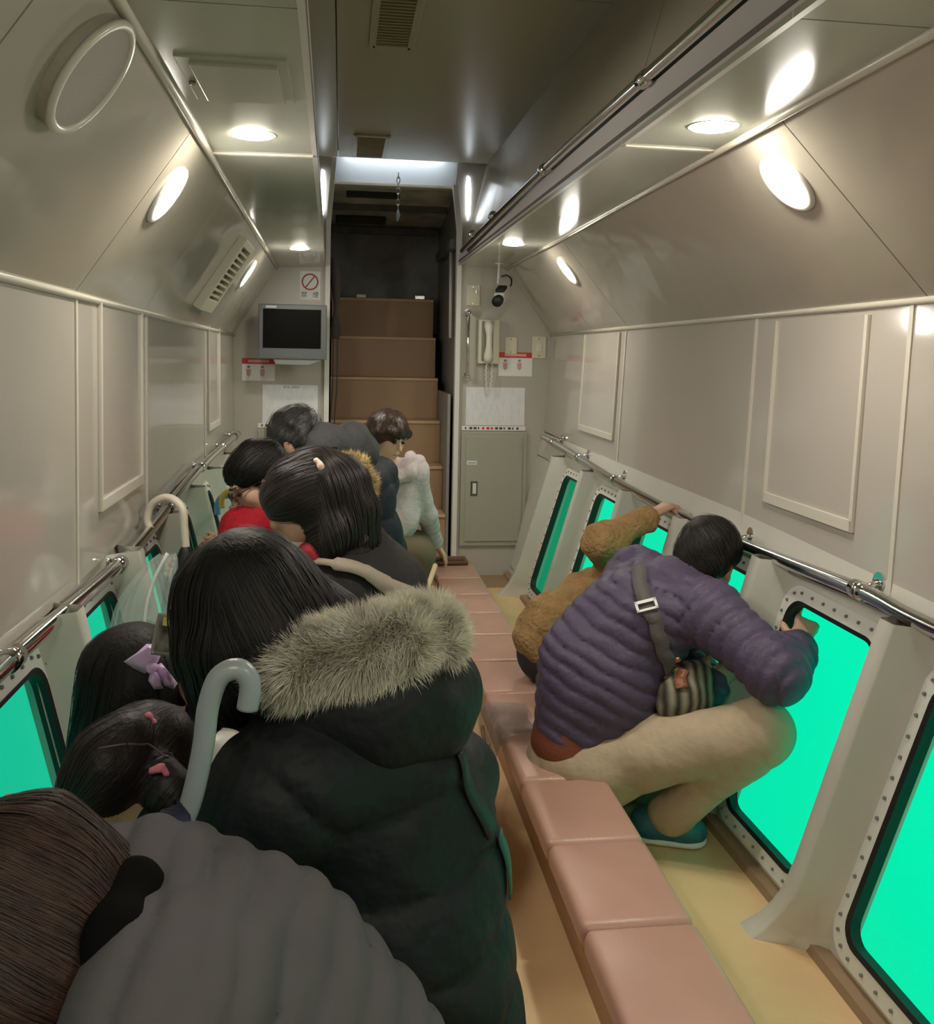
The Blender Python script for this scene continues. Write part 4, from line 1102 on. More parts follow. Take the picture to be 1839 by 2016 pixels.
def strands(name, o, m, parent, flow, n=500, steps=7, ds=0.02, width=0.0035, lift=0.0015, seed=1, keep=None):
    """thin locks combed over a hair mass: flow(p) gives the combing direction"""
    tree = snap_tree(o); rg = random.Random(seed); vs = o.data.vertices; bm = bmesh.new()
    for _ in range(n * 2):
        p = vs[rg.randrange(len(vs))].co.copy()
        if keep and not keep(p): continue
        path = []
        w = width * (0.25 + 0.35 * rg.random()); lf = lift * (0.2 + rg.random())
        for j in range(steps):
            h = tree.find_nearest(p)
            if h[0] is None: break
            path.append((h[0] + h[1] * lf, h[1]))
            f = Vector(flow(h[0])) + Vector((rg.uniform(-.08, .08), rg.uniform(-.08, .08), rg.uniform(-.08, .08))); f = f - h[1] * f.dot(h[1])
            if f.length < 1e-4: break
            p = h[0] + f.normalized() * ds
        if len(path) < 3: continue
        prev = None
        for j, (q, nn) in enumerate(path):
            t = (path[min(j + 1, len(path) - 1)][0] - path[max(j - 1, 0)][0]); 
            s_ = t.cross(nn); s_ = s_.normalized() if s_.length > 1e-6 else Vector((1, 0, 0))
            ww = w * math.sin(math.pi * (j + 0.35) / (len(path) + 0.2))
            cur = (bm.verts.new(q - s_ * ww), bm.verts.new(q + nn * ww * 0.5), bm.verts.new(q + s_ * ww))
            if prev:
                bm.faces.new((prev[0], prev[1], cur[1], cur[0])); bm.faces.new((prev[1], prev[2], cur[2], cur[1]))
            prev = cur
    me = bpy.data.meshes.new(name); bm.to_mesh(me); bm.free()
    ob = mesh_obj(name, me, m, parent, True); ob['kind'] = 'stuff'; return ob

def fur(name, o, m, parent, n, length, width, comb, seed=2):
    """fluffy pile grown from a core"""
    rg = np.random.default_rng(seed); me0 = o.data
    co = np.empty(len(me0.vertices) * 3); me0.vertices.foreach_get('co', co); co = co.reshape(-1, 3)
    no = np.empty(len(me0.vertices) * 3); me0.vertices.foreach_get('normal', no); no = no.reshape(-1, 3)
    i = rg.integers(0, len(co), n); p = co[i] + rg.normal(0, 0.003, (n, 3)); nn = no[i]
    cl = np.sin(p @ rg.normal(size=(3, 3)) * 60)                       # clumping
    d = nn + np.array(comb) * 0.5 + cl * 0.35 + rg.normal(0, 0.22, (n, 3)); d /= np.linalg.norm(d, axis=1)[:, None]
    L_ = length * (0.55 + 0.6 * rg.random(n))[:, None]; s_ = np.cross(d, rg.normal(size=(n, 3))); s_ /= np.linalg.norm(s_, axis=1)[:, None]
    bend = (np.array(comb) * 0.35 + rg.normal(0, 0.25, (n, 3))) * L_ * 0.4
    w = width * (0.6 + 0.8 * rg.random(n))[:, None]
    v = np.stack([p - s_ * w, p + s_ * w, p + d * L_ * 0.5 + bend * 0.3 + s_ * w * 0.8, p + d * L_ * 0.5 + bend * 0.3 - s_ * w * 0.8, p + d * L_ + bend], 1).reshape(-1, 3)
    b = np.arange(n)[:, None] * 5
    F = [tuple(r) for r in (b + np.array([0, 1, 2, 3])).tolist()] + [tuple(r) for r in (b + np.array([3, 2, 4])).tolist()]
    me = bpy.data.meshes.new(name); me.from_pydata(v.tolist(), [], F)
    ob = mesh_obj(name, me, m, parent, True); ob['kind'] = 'stuff'; return ob

def shoe(parent, ankle, toe, m, sole, sc=1.0, nm='shoe'):
    a = V3(ankle); t = V3(toe); d = t - a; d[2] = 0; d /= np.linalg.norm(d); z = np.array([0, 0, 1.0]); fz = t[2]
    heel = a - d * 0.055 * sc; heel[2] = fz
    s = Shape(0.006)
    s.limb(heel + z * 0.045, t - d * 0.03 * sc + z * 0.036, 0.036 * sc, 0.034 * sc, 0.02).limb(heel + z * 0.05 + d * 0.02, a + z * 0.01, 0.040 * sc, 0.040 * sc, 0.03).limb(a + d * 0.02, t - d * 0.07 * sc + z * 0.045, 0.036 * sc, 0.034 * sc, 0.03)
    s.ball(t - d * 0.045 * sc + z * 0.036, V3((0.045, 0.045, 0.028)) * sc, None, 0.02)
    o = s.build(nm, m, parent)
    q = Shape(0.006); f = (0, 0, 1)
    q.limb(heel + z * 0.014, t - d * 0.04 * sc + z * 0.014, 0.042 * sc, 0.048 * sc, 0.01, None, (f, 0.33))
    q.build('sole', sole, o)
    bm = bmesh.new()
    for i in range(4):
        c = a + d * (0.035 + 0.016 * i) * sc; c[2] = fz + (0.078 - 0.013 * i); r = np.cross(d, z)
        add_tube(bm, [Vector(c - r * 0.022), Vector(c + z * 0.008), Vector(c + r * 0.022)], 0.004, 6)
    from_bm('laces', bm, mat('lace_pale', (0.35, 0.55, 0.55), 0.6), o, True)
    return o
# PEOPLE
TP = (0.31, 0, 0)
M_jersey = mat('dark_hair', (0.010, 0.008, 0.007), 0.55, bump=0.4, bscale=160, spec=0.3)
M_hairB = mat('black_hair', (0.006, 0.005, 0.005), 0.55, bump=0.4, bscale=120, spec=0.25)
M_hairD = mat('dark_brown_hair', (0.014, 0.010, 0.009), 0.5, bump=0.4, bscale=120, spec=0.35)
M_hairBr = mat('brown_hair', (0.036, 0.015, 0.008), 0.55, bump=0.4, bscale=110, var=0.6, vscale=40, spec=0.3)
M_hairG = mat('grey_black_hair', (0.028, 0.027, 0.026), 0.45, bump=0.6, bscale=140, var=0.6, vscale=120, tint=(0.06, 0.058, 0.055))
M_khaki = mat('khaki_cotton', (0.47, 0.37, 0.26), 0.75, bump=0.6, bscale=16, bdist=0.012, var=0.10, vscale=10, spec=0.2)
M_darkpants = mat('dark_trousers', (0.03, 0.03, 0.035), 0.8)

def person(base, label, group='passengers'):
    return empty('person', base, label, 'person', group)

# ---- man in the purple down jacket, seated on the right bench
e = person((0.62, 2.6, 0.30), 'man in a purple quilted down jacket and khaki trousers seated on the right bench, pointing')
pel = (0.717,2.600,0.311); mid = (0.761,2.580,0.468); che = (0.869,2.560,0.696); nek = (1.033,2.600,0.825); hd = (1.085,2.620,0.858)
shN = (1.017,2.440,0.749); elN = (1.122,2.240,0.648); wrN = (1.204,2.300,0.676); shF = (0.916,2.760,0.773); elF = (1.096,2.800,0.508); wrF = (1.063,2.520,0.508)
hipN = (0.719,2.520,0.293); knN = (1.109,2.280,0.474); anN = (0.938,2.500,0.119); hipF = (0.719,2.720,0.244); knF = (1.187,2.800,0.324); anF = (0.951,2.780,0.036)
HR = hb((0.62, 0.62, -0.48), (0.45, 0.25, 0.85))
b = Shape(0.0065)
head(b, hd, HR, 0.98, nek)
b.limb(pel, mid, 0.13, 0.13).limb(mid, che, 0.13, 0.12).limb(che, nek, 0.08, 0.05).limb(shN, shF, 0.055, 0.055)
b.chain([shN, elN, wrN], [0.048, 0.040, 0.028]).chain([shF, elF, wrF], [0.048, 0.04, 0.028])
b.chain([hipN, knN, anN], [0.08, 0.052, 0.036]).chain([hipF, knF, anF], [0.08, 0.052, 0.036])
hand(b, (1.217,2.310,0.685), (0.42, 0.30, 0.75), (-0.45, -0.75, 0.3), 0.88, (0.02, 1.3, 1.45, 1.5), -1, 0.9)
hand(b, wrF, (0.55, -0.1, 0.6), (0.2, -0.8, 0.3), 0.95, (0.4, 0.4, 0.5, 0.6), -1, 0.4)
b.build('body', M_skin, e)
M_purple = mat('purple_nylon', (0.088, 0.066, 0.118), 0.55, bump=0.6, bscale=38, bdist=0.008, var=0.15, vscale=9, spec=0.3)
j = Shape(0.0075); Q = (0.012, 0.048)
bk = (1, -0.75, -0.35)
j.limb((0.724,2.600,0.348), (0.767,2.580,0.513), 0.150, 0.165, 0.05).limb((0.767,2.580,0.513), che, 0.165, 0.150, 0.05)
j.limb((0.665,2.550,0.379), (0.690,2.580,0.575), 0.095, 0.115, 0.05).limb(che, nek, 0.125, 0.062, 0.05).limb(shN, shF, 0.082, 0.082, 0.06)
j.limb((0.790,2.620,0.650), shF, 0.13, 0.075, 0.06)
j.limb(shN, elN, 0.082, 0.078, 0.05).limb(elN, wrN, 0.078, 0.058, 0.03).limb(shF, elF, 0.08, 0.066, 0.04, (0.010, 0.045)).limb(elF, wrF, 0.066, 0.05, 0.03, (0.010, 0.05))
j.limb(nek, (1.056,2.610,0.843), 0.066, 0.060, 0.02)
j.quilt([((0.717,2.600,0.326), (0.905,2.560,0.762), 0.06), (shN, elN), (elN, (1.293,2.380,0.712)), (shF, elF)], 0.013, 0.043).wrinkle(0.0015, 50, 3)
jk = j.build('down_jacket', M_purple, e); jt = snap_tree(jk)
Shape(0.007).limb((0.723,2.600,0.317), (0.729,2.600,0.341), 0.157, 0.155, 0.03).limb((0.664,2.550,0.343), (0.670,2.550,0.373), 0.103, 0.100, 0.05).build('jumper_hem', mat('rust_knit', (0.20, 0.055, 0.025), 0.9, bump=0.5, bscale=180), e)
p = Shape(0.0075)
p.limb((0.719,2.600,0.265), (0.740,2.620,0.252), 0.150, 0.146, 0.05).limb((0.654,2.560,0.277), hipN, 0.110, 0.108, 0.05)
p.limb(hipN, knN, 0.108, 0.080, 0.05).limb(knN, (0.945,2.490,0.157), 0.078, 0.060, 0.03).limb(hipF, knF, 0.105, 0.08, 0.05).limb(knF, (0.959,2.760,0.086), 0.078, 0.06, 0.03)
p.quilt([(hipN, knN, 0.02), (knN, anN)], 0.0035, 0.12).wrinkle(0.0045, 26, 8).build('trousers', M_khaki, e)
h = Shape(0.006)
c = V3(hd)
h.ball(c + HR @ V3((0, -0.020, 0.036)), (0.087, 0.100, 0.090), HR).ball(c + HR @ V3((0, -0.055, -0.015)), (0.077, 0.058, 0.075), HR).ball(c + HR @ V3((0, 0.105, -0.055)), (0.06, 0.05, 0.075), HR, 0.02, '-')
hair = h.wrinkle(0.0025, 70, 5).build('hair', M_jersey, e)
strands('hair_locks', hair, M_jersey, hair, lambda q: (0.4, -0.3, -0.8), 350, 5, 0.012, 0.0030, 0.004, 4)
M_teal = mat('teal_mesh', (0.010, 0.085, 0.115), 0.6, bump=0.4, bscale=120, var=0.5, vscale=14, tint=(0.02, 0.17, 0.16))
M_sole = mat('sole_white', (0.62, 0.64, 0.60), 0.6)
shoe(e, anN, (1.04, 2.47, FL), M_teal, M_sole, 1.12)
shoe(e, anF, (1.02, 2.80, FL), mat('black_shoe', (0.012, 0.015, 0.018), 0.6), M_black, 1.0)
Shape(0.007).limb(anN, (0.942,2.490,0.157), 0.046, 0.044, 0.02).build('sock', mat('sock_navy', (0.01, 0.012, 0.02), 0.9), e)
# shoulder strap and bag
M_strap = mat('grey_webbing', (0.10, 0.085, 0.085), 0.7, bump=0.4, bscale=300)
st_, Qs = ribbon_on('bag_strap', jt, [(0.841,2.550,0.869), (0.809,2.350,0.839), (0.840,2.330,0.749), (0.879,2.360,0.657), (0.920,2.400,0.587)], 0.040, M_strap, e, 0.010)
q, nn = Qs[len(Qs) * 3 // 10]
tdir = (Qs[len(Qs) * 3 // 10 + 1][0] - q).normalized()
Rb = basis(nn, tdir)
B4 = frame4(q + nn * 0.006, Rb)
bm = bmesh.new()
for lo, hi in (((-0.030, -0.014, 0), (0.030, -0.006, 0.006)), ((-0.030, 0.010, 0), (0.030, 0.016, 0.006)), ((-0.030, -0.014, 0), (-0.023, 0.016, 0.006)), ((0.023, -0.014, 0), (0.030, 0.016, 0.006))): bm_box(bm, lo, hi, B4)
from_bm('strap_buckle', bm, mat('bright_buckle', (0.85, 0.85, 0.85), 0.35, metal=0.4), st_)
bge = empty('shoulder_bag', (0.944,2.420,0.508), 'striped olive shoulder bag with brown leather tabs at the man\'s side', 'bag')
bg_ = Shape(0.007)
bg_.ball((0.947,2.430,0.530), (0.075, 0.06, 0.058), None).ball((0.979,2.450,0.561), (0.055, 0.05, 0.05), None, 0.04).limb((0.916,2.420,0.502), (0.993,2.430,0.496), 0.045, 0.04, 0.03)
bm_bag = mat('striped_cloth', (0.030, 0.028, 0.018), 0.8)
t = bm_bag.node_tree; wv = t.nodes.new('ShaderNodeTexWave'); wv.inputs['Scale'].default_value = 11; wv.inputs['Distortion'].default_value = 2.5; co = t.nodes.new('ShaderNodeTexCoord')
mxx = t.nodes.new('ShaderNodeMix'); mxx.data_type = 'RGBA'; mxx.inputs[6].default_value = (0.025, 0.024, 0.015, 1); mxx.inputs[7].default_value = (0.24, 0.22, 0.16, 1)
t.links.new(co.outputs['Object'], wv.inputs['Vector']); t.links.new(wv.outputs['Fac'], mxx.inputs[0]); t.links.new(mxx.outputs[2], t.nodes['Principled BSDF'].inputs['Base Color'])
bo = bg_.wrinkle(0.003, 60, 9).build('bag_body', bm_bag, bge)
M_leather = mat('tan_leather', (0.24, 0.085, 0.035), 0.5, bump=0.3, bscale=80)
ribbon_on('leather_tab', snap_tree(bo), [(0.883,2.360,0.696), (0.898,2.360,0.657), (0.907,2.350,0.612), (0.912,2.340,0.587)], [0.030, 0.034, 0.030], M_leather, bge, 0.004, 0.006)
tube('tab_stud', [(0.892,2.335,0.655), (0.892,2.330,0.653)], 0.008, mat('copper_stud', (0.6, 0.28, 0.12), 0.3, metal=1.0), bge, 10)

# ---- child in tan fleece reaching up to the right rail
e = person((0.78, 3.15, 0.30), 'child in a tan fleece reaching up to grip the right rail')
pel = (0.742,3.200,0.441); che = (0.902,3.220,0.570); nek = (1.051,3.250,0.625); hd = (1.140,3.220,0.628); sh = (1.012,3.180,0.684); el = (0.899,3.120,0.810); wr = (1.115,3.220,0.882)
shF = (1.021,3.400,0.549); elF = (1.161,3.450,0.414); wrF = (1.227,3.400,0.368)
HR = hb((0.8, 0.1, -0.5))
b = Shape(0.006); head(b, hd, HR, 0.82, nek)
b.limb(pel, che, 0.09, 0.085).limb(che, nek, 0.06, 0.045).limb(sh, shF, 0.04, 0.04).chain([sh, el, wr], [0.036, 0.03, 0.022]).chain([shF, elF, wrF], [0.036, 0.03, 0.022])
b.chain([pel, (0.98, 3.12, 0.42), (0.93, 3.12, 0.12)], [0.07, 0.05, 0.03]).chain([pel, (0.98, 3.32, 0.42), (0.93, 3.32, 0.12)], [0.07, 0.05, 0.03])
hand(b, wr, (0.80, 0.20, 0.42), (-0.45, -0.1, 0.85), 0.92, (0.75, 0.75, 0.75, 0.75), -1, 0.9)
b.build('body', M_skin, e)
M_fleece = mat('tan_fleece', (0.42, 0.26, 0.12), 0.95, bump=1.0, bscale=70, bdist=0.012, var=0.25, vscale=25, spec=0.1)
f = Shape(0.007)
f.limb((0.746,3.200,0.459), che, 0.125, 0.115, 0.05).limb((0.715,3.160,0.450), (0.764,3.180,0.510), 0.085, 0.10, 0.05).limb(che, nek, 0.10, 0.06, 0.05).limb(sh, shF, 0.06, 0.06, 0.04)
f.limb(sh, el, 0.066, 0.062, 0.04).limb(el, (1.099,3.210,0.875), 0.062, 0.043, 0.03).chain([shF, elF, wrF], [0.06, 0.055, 0.045])
f.wrinkle(0.006, 60, 2).build('fleece_jacket', M_fleece, e)
p = Shape(0.009)
p.limb((0.730,3.180,0.402), (0.764,3.250,0.397), 0.105, 0.10).chain([(0.743,3.200,0.404), (0.96, 3.12, 0.42), (0.92, 3.12, 0.15)], [0.09, 0.065, 0.05]).chain([(0.743,3.200,0.404), (0.96, 3.32, 0.42), (0.92, 3.32, 0.15)], [0.09, 0.065, 0.05])
p.build('trousers', M_darkpants, e)
for yy in (3.12, 3.32): shoe(e, (0.92, yy, 0.13), (1.05, yy, FL), mat('black_shoe', (0.012, 0.015, 0.018), 0.6), M_black, 0.85)
c = V3(hd); hh = Shape(0.008).ball(c + HR @ V3((0, -0.018, 0.03)), (0.072, 0.082, 0.074), HR).ball(c + HR @ V3((0, 0.085, -0.05)), (0.05, 0.045, 0.06), HR, 0.02, '-').build('hair', M_hairD, e)

# ---- woman in the black quilted coat with the fur-trimmed hood
e = person((0.02, 1.5, 0.30), 'woman in a black quilted coat with a fur-trimmed hood stooping to the left window')
pel = (0.117,1.460,0.407); mid = (0.082,1.460,0.580); che = (0.046,1.450,0.770); nek = (-0.041,1.420,0.900); hd = (-0.147,1.420,1.048)
shL = (-0.055,1.330,0.835); elL = (-0.170,1.310,0.713); wrL = (-0.275,1.400,0.722); shR = (0.189,1.560,0.708); elR = (0.101,1.850,0.518); wrR = (-0.228,1.750,0.778)
HR = hb((-0.72, 0.45, -0.53), (-0.35, 0.25, 0.9))
b = Shape(0.0075); head(b, hd, HR, 1.0, nek)
b.limb(pel, mid, 0.14, 0.13).limb(mid, che, 0.13, 0.12).limb(che, nek, 0.07, 0.05).limb(shL, shR, 0.055, 0.055).chain([shL, elL, wrL], [0.045, 0.036, 0.026]).chain([shR, elR, wrR], [0.045, 0.036, 0.026])
b.chain([pel, (-0.27, 1.45, 0.50), (-0.25, 1.45, 0.14)], [0.10, 0.06, 0.04]).chain([pel, (-0.27, 1.65, 0.50), (-0.25, 1.65, 0.14)], [0.10, 0.06, 0.04])
hand(b, wrL, (0.0, 0.45, 0.75), (0.2, -0.8, 0.4), 0.75, (0.5, 0.5, 0.55, 0.6), 1, 0.4)
hand(b, wrR, (-0.55, 0.1, 0.75), (0.3, -0.7, 0.3), 0.9, (0.6, 0.6, 0.6, 0.6), -1, 0.5)
b.build('body', M_skin, e)
M_coat = mat('black_coat_nylon', (0.010, 0.012, 0.014), 0.6, bump=0.7, bscale=14, bdist=0.02, spec=0.25)
j = Shape(0.008); 
j.limb((0.133,1.460,0.216), (0.105,1.460,0.408), 0.198, 0.184, 0.06).limb((0.105,1.460,0.408), (0.072,1.460,0.580), 0.184, 0.172, 0.06).limb((0.072,1.460,0.580), che, 0.172, 0.155, 0.06).limb(che, nek, 0.14, 0.08, 0.06)
j.limb(shL, (0.163,1.560,0.705), 0.088, 0.092, 0.08).limb(shL, elL, 0.088, 0.080, 0.05).limb(elL, (-0.283,1.430,0.727), 0.075, 0.040, 0.04).limb(shR, elR, 0.092, 0.085, 0.05).limb(elR, wrR, 0.085, 0.055, 0.04)
j.limb((0.143,1.400,0.497), (0.154,1.460,0.677), 0.110, 0.090, 0.06)
j.quilt([((0.119,1.460,0.287), che, 0.06), (shL, elL), (elL, wrL)], 0.016, 0.125).wrinkle(0.006, 26, 12)
jk = j.build('quilted_coat', M_coat, e); jt = snap_tree(jk)
# hood lying on the back
h = Shape(0.008)
h.chain([(-0.080,1.370,0.917), (-0.017,1.360,0.926), (0.064,1.360,0.935), (0.126,1.420,0.926), (0.149,1.500,0.914)], [0.045, 0.062, 0.080, 0.076, 0.06], 0.06).ball((0.090,1.400,0.895), (0.10, 0.08, 0.065), None, 0.06).limb((0.148,1.440,0.935), (0.166,1.460,0.853), 0.045, 0.032, 0.05)
hood = h.wrinkle(0.005, 28, 21).build('hood', M_coat, e)
core = Shape(0.008).chain([(-0.096,1.330,0.982), (-0.046,1.310,1.007), (0.018,1.310,1.023), (0.084,1.330,1.034), (0.138,1.400,1.024), (0.159,1.500,0.998), (0.107,1.560,0.972)], [0.022, 0.029, 0.033, 0.036, 0.034, 0.03, 0.025], 0.05).wrinkle(0.004, 45, 5)
M_furc = mat('grey_beige_fur_base', (0.45, 0.42, 0.34), 0.9)
M_fur = mat('grey_beige_fur', (0.76, 0.72, 0.60), 0.7, var=0.4, vscale=22, spec=0.2)
fc = core.build('fur_trim', M_furc, hood)
fur('fur_pile', fc, M_fur, hood, 60000, 0.027, 0.0006, (-0.5, -0.2, -0.1), 3)
# hair: dark, long, falling to the hood and beside the face
c = V3(hd)
h = Shape(0.008)
h.ball(c + HR @ V3((0, -0.020, 0.030)), (0.094, 0.108, 0.094), HR).ball(c + HR @ V3((0, -0.055, -0.055)), (0.080, 0.066, 0.09), HR, 0.05).chain([(-0.093,1.440,1.061), (-0.044,1.460,1.034), (-0.004,1.470,1.017), (0.018,1.460,0.995)], [0.062, 0.048, 0.036, 0.024], 0.05).chain([(-0.107,1.380,1.017), (-0.077,1.370,0.974), (-0.077,1.380,0.924)], [0.07, 0.055, 0.03], 0.04)
h.chain([(-0.206,1.400,1.051), (-0.206,1.400,0.997), (-0.190,1.400,0.935), (-0.180,1.410,0.892)], [0.030, 0.026, 0.020, 0.010], 0.03).chain([(-0.170,1.360,1.009), (-0.163,1.360,0.964), (-0.148,1.370,0.923)], [0.05, 0.036, 0.02], 0.03)
hair = h.wrinkle(0.0025, 60, 15).build('hair', M_hairB, e)
cr = Vector(c + HR @ V3((0, -0.03, 0.11)))
strands('hair_locks', hair, mat('black_hair_sheen', (0.008, 0.006, 0.006), 0.5, spec=0.3), hair, lambda q: (q - cr) * 0.8 + Vector((0.25, 0.0, -0.5)) if q.x > cr.x else (q - cr) + Vector((0.0, 0, -0.9)), 900, 9, 0.018, 0.0026, 0.004, 6)
strands('brown_fringe', hair, M_hairBr, hair, lambda q: (0.08, 0, -1), 260, 9, 0.016, 0.0030, 0.006, 9, lambda q: q.x < -0.19 and q.z < 0.98)
ribbon_on('waist_strap', jt, [(0.186,1.380,0.845), (0.219,1.360,0.789), (0.244,1.380,0.714)], 0.03, mat('strap_black', (0.006, 0.008, 0.008), 0.5), e, 0.003)
ribbon_on('side_tab', jt, [(0.259,1.420,0.693), (0.268,1.420,0.642), (0.265,1.420,0.593)], 0.03, mat('green_tab', (0.02, 0.09, 0.06), 0.6), e, 0.004)
p = Shape(0.010); p.chain([(0.119,1.460,0.304), (-0.25, 1.45, 0.50), (-0.25, 1.45, 0.16)], [0.13, 0.085, 0.06]).chain([(0.122,1.500,0.273), (-0.25, 1.65, 0.50), (-0.25, 1.65, 0.16)], [0.13, 0.085, 0.06]); p.build('trousers', M_darkpants, e)
for yy in (1.45, 1.65): shoe(e, (-0.25, yy, 0.14), (-0.37, yy, FL), mat('black_shoe', (0.012, 0.015, 0.018), 0.6), M_black, 0.9)

# ---- woman with brown hair in the grey quilted coat, nearest the viewer
e = person((0.02, 1.0, 0.30), 'brown haired woman in a grey quilted coat bending low at the near left')
pel = (0.03, 1.02, 0.48); mid = (-0.050,0.970,0.643); che = (-0.125,0.970,0.750); nek = (-0.225,0.950,0.853); hd = (-0.322,0.950,0.872)
shL = (-0.152,0.860,0.840); elL = (-0.220,0.860,0.716); wrL = (-0.33, 1.02, 0.66); shR = (-0.200,1.100,0.767); elR = (-0.25, 1.18, 0.62); wrR = (-0.36, 1.15, 0.80)
HR = hb((-0.88, 0.15, -0.45), (-0.35, 0.1, 0.93))
b = Shape(0.008); head(b, hd, HR, 1.0, nek)
b.limb(pel, mid, 0.13, 0.12).limb(mid, che, 0.12, 0.11).limb(che, nek, 0.07, 0.05).limb(shL, shR, 0.05, 0.05).chain([shL, elL, wrL], [0.045, 0.036, 0.026]).chain([shR, elR, wrR], [0.045, 0.036, 0.026])
b.chain([pel, (-0.28, 0.95, 0.48), (-0.25, 0.95, 0.14)], [0.10, 0.06, 0.04]).chain([pel, (-0.28, 1.12, 0.48), (-0.25, 1.12, 0.14)], [0.10, 0.06, 0.04])
hand(b, wrL, (-0.4, 0.2, 0.5), (0.2, -0.8, 0.3), 0.9, (0.5, 0.5, 0.5, 0.5), 1); hand(b, wrR, (-0.4, 0.2, 0.5), (0.2, -0.8, 0.3), 0.9, (0.5, 0.5, 0.5, 0.5), -1)
b.build('body', M_skin, e)
M_grey = mat('grey_quilted_cloth', (0.088, 0.083, 0.086), 0.85, bump=0.4, bscale=45, bdist=0.006, var=0.12, vscale=6, spec=0.15)
j = Shape(0.0075)
j.limb((0.03, 1.00, 0.42), mid, 0.185, 0.165, 0.06).limb(mid, che, 0.165, 0.150, 0.06).limb(che, (-0.193,1.000,0.818), 0.150, 0.122, 0.06).limb(shL, shR, 0.080, 0.085, 0.06)
j.limb(shL, elL, 0.08, 0.07, 0.05).limb(elL, wrL, 0.07, 0.05, 0.04).limb(shR, elR, 0.085, 0.07, 0.05).limb(elR, wrR, 0.07, 0.05, 0.04)
j.quilt([((-0.262,0.970,0.799), (0.079,0.970,0.689))], 0.0135, 0.047).wrinkle(0.003, 30, 31).build('quilted_coat', M_grey, e)
Shape(0.007).chain([(-0.218,1.020,0.895), (-0.197,0.930,0.911), (-0.195,0.870,0.902), (-0.197,0.850,0.868)], [0.016, 0.022, 0.024, 0.02], 0.03).wrinkle(0.003, 60, 4).build('collar', mat('black_lining', (0.004, 0.004, 0.004), 0.9, spec=0.05), e)
c = V3(hd)
h = Shape(0.0075)
h.ball(c + HR @ V3((0, -0.018, 0.028)), (0.090, 0.102, 0.090), HR).ball(c + HR @ V3((0, -0.060, -0.055)), (0.078, 0.056, 0.085), HR, 0.05).chain([(-0.266,0.930,0.863), (-0.268,0.920,0.824), (-0.284,0.910,0.776)], [0.062, 0.055, 0.03], 0.05).chain([(-0.305,0.880,0.855), (-0.319,0.880,0.792)], [0.06, 0.04], 0.04)
hair = h.wrinkle(0.002, 60, 41).build('hair', mat('brown_hair_deep', (0.030, 0.012, 0.006), 0.55, bump=0.4, bscale=120), e)
cr1 = Vector(c + HR @ V3((0, -0.02, 0.12)))
strands('hair_locks', hair, M_hairBr, hair, lambda q: Vector((0.9, -0.1, -0.25)) + (q - cr1) * 2.0, 1500, 11, 0.014, 0.0022, 0.004, 16)
p = Shape(0.011); p.chain([(0.05, 1.02, 0.42), (-0.26, 0.95, 0.48), (-0.25, 0.95, 0.16)], [0.13, 0.085, 0.06]).chain([(0.05, 1.04, 0.42), (-0.26, 1.12, 0.48), (-0.25, 1.12, 0.16)], [0.13, 0.085, 0.06]); p.build('trousers', M_darkpants, e)
for yy in (0.95, 1.12): shoe(e, (-0.25, yy, 0.14), (-0.37, yy, FL), mat('black_shoe', (0.012, 0.015, 0.018), 0.6), M_black, 0.9)

# ---- children standing at the left windows
def child(base, label, hd, HR, sc, coat, che, pel, arms, feet, trous):
    e = person(base, label)
    nek = V3(hd) + HR @ (V3((0, -0.045, -0.13)) * sc)
    b = Shape(0.007); head(b, hd, HR, sc, nek)
    b.limb(pel, che, 0.085, 0.08).limb(che, nek, 0.055, 0.042)
    for (s_, l_, w_, sd) in arms:
        b.limb(che, s_, 0.04, 0.035); b.chain([s_, l_, w_], [0.034, 0.028, 0.02]); hand(b, w_, V3(w_) - V3(l_), (0.3, -0.6, 0.5), 0.75, (0.5, 0.5, 0.5, 0.5), sd)
    for k_, a_ in feet: b.chain([pel, k_, a_], [0.06, 0.045, 0.03])
    b.build('body', M_skin, e)
    j = Shape(0.0085).limb(V3(pel) - V3((0, 0, 0.08)), che, 0.125, 0.105, 0.05, (0.008, 0.06)).limb(che, nek, 0.09, 0.055, 0.05)
    for (s_, l_, w_, sd) in arms: j.limb(che, s_, 0.07, 0.062, 0.04).chain([s_, l_, w_], [0.06, 0.052, 0.042], 0.03, (0.006, 0.06))
    jk = j.wrinkle(0.003, 30, 3).build('jacket', coat, e)
    p = Shape(0.010)
    for k_, a_ in feet: p.chain([pel, k_, a_], [0.08, 0.06, 0.048])
    p.build('trousers', trous, e)
    for k_, a_ in feet: shoe(e, a_, (a_[0] - 0.11, a_[1] + 0.02, FL), mat('black_shoe', (0.012, 0.015, 0.018), 0.6), M_black, 0.78)
    return e
M_whitecoat = mat('white_padded_nylon', (0.55, 0.54, 0.50), 0.45, bump=0.3, bscale=40)
M_olive = mat('olive_tan_coat', (0.20, 0.155, 0.07), 0.8, bump=0.4, bscale=90)
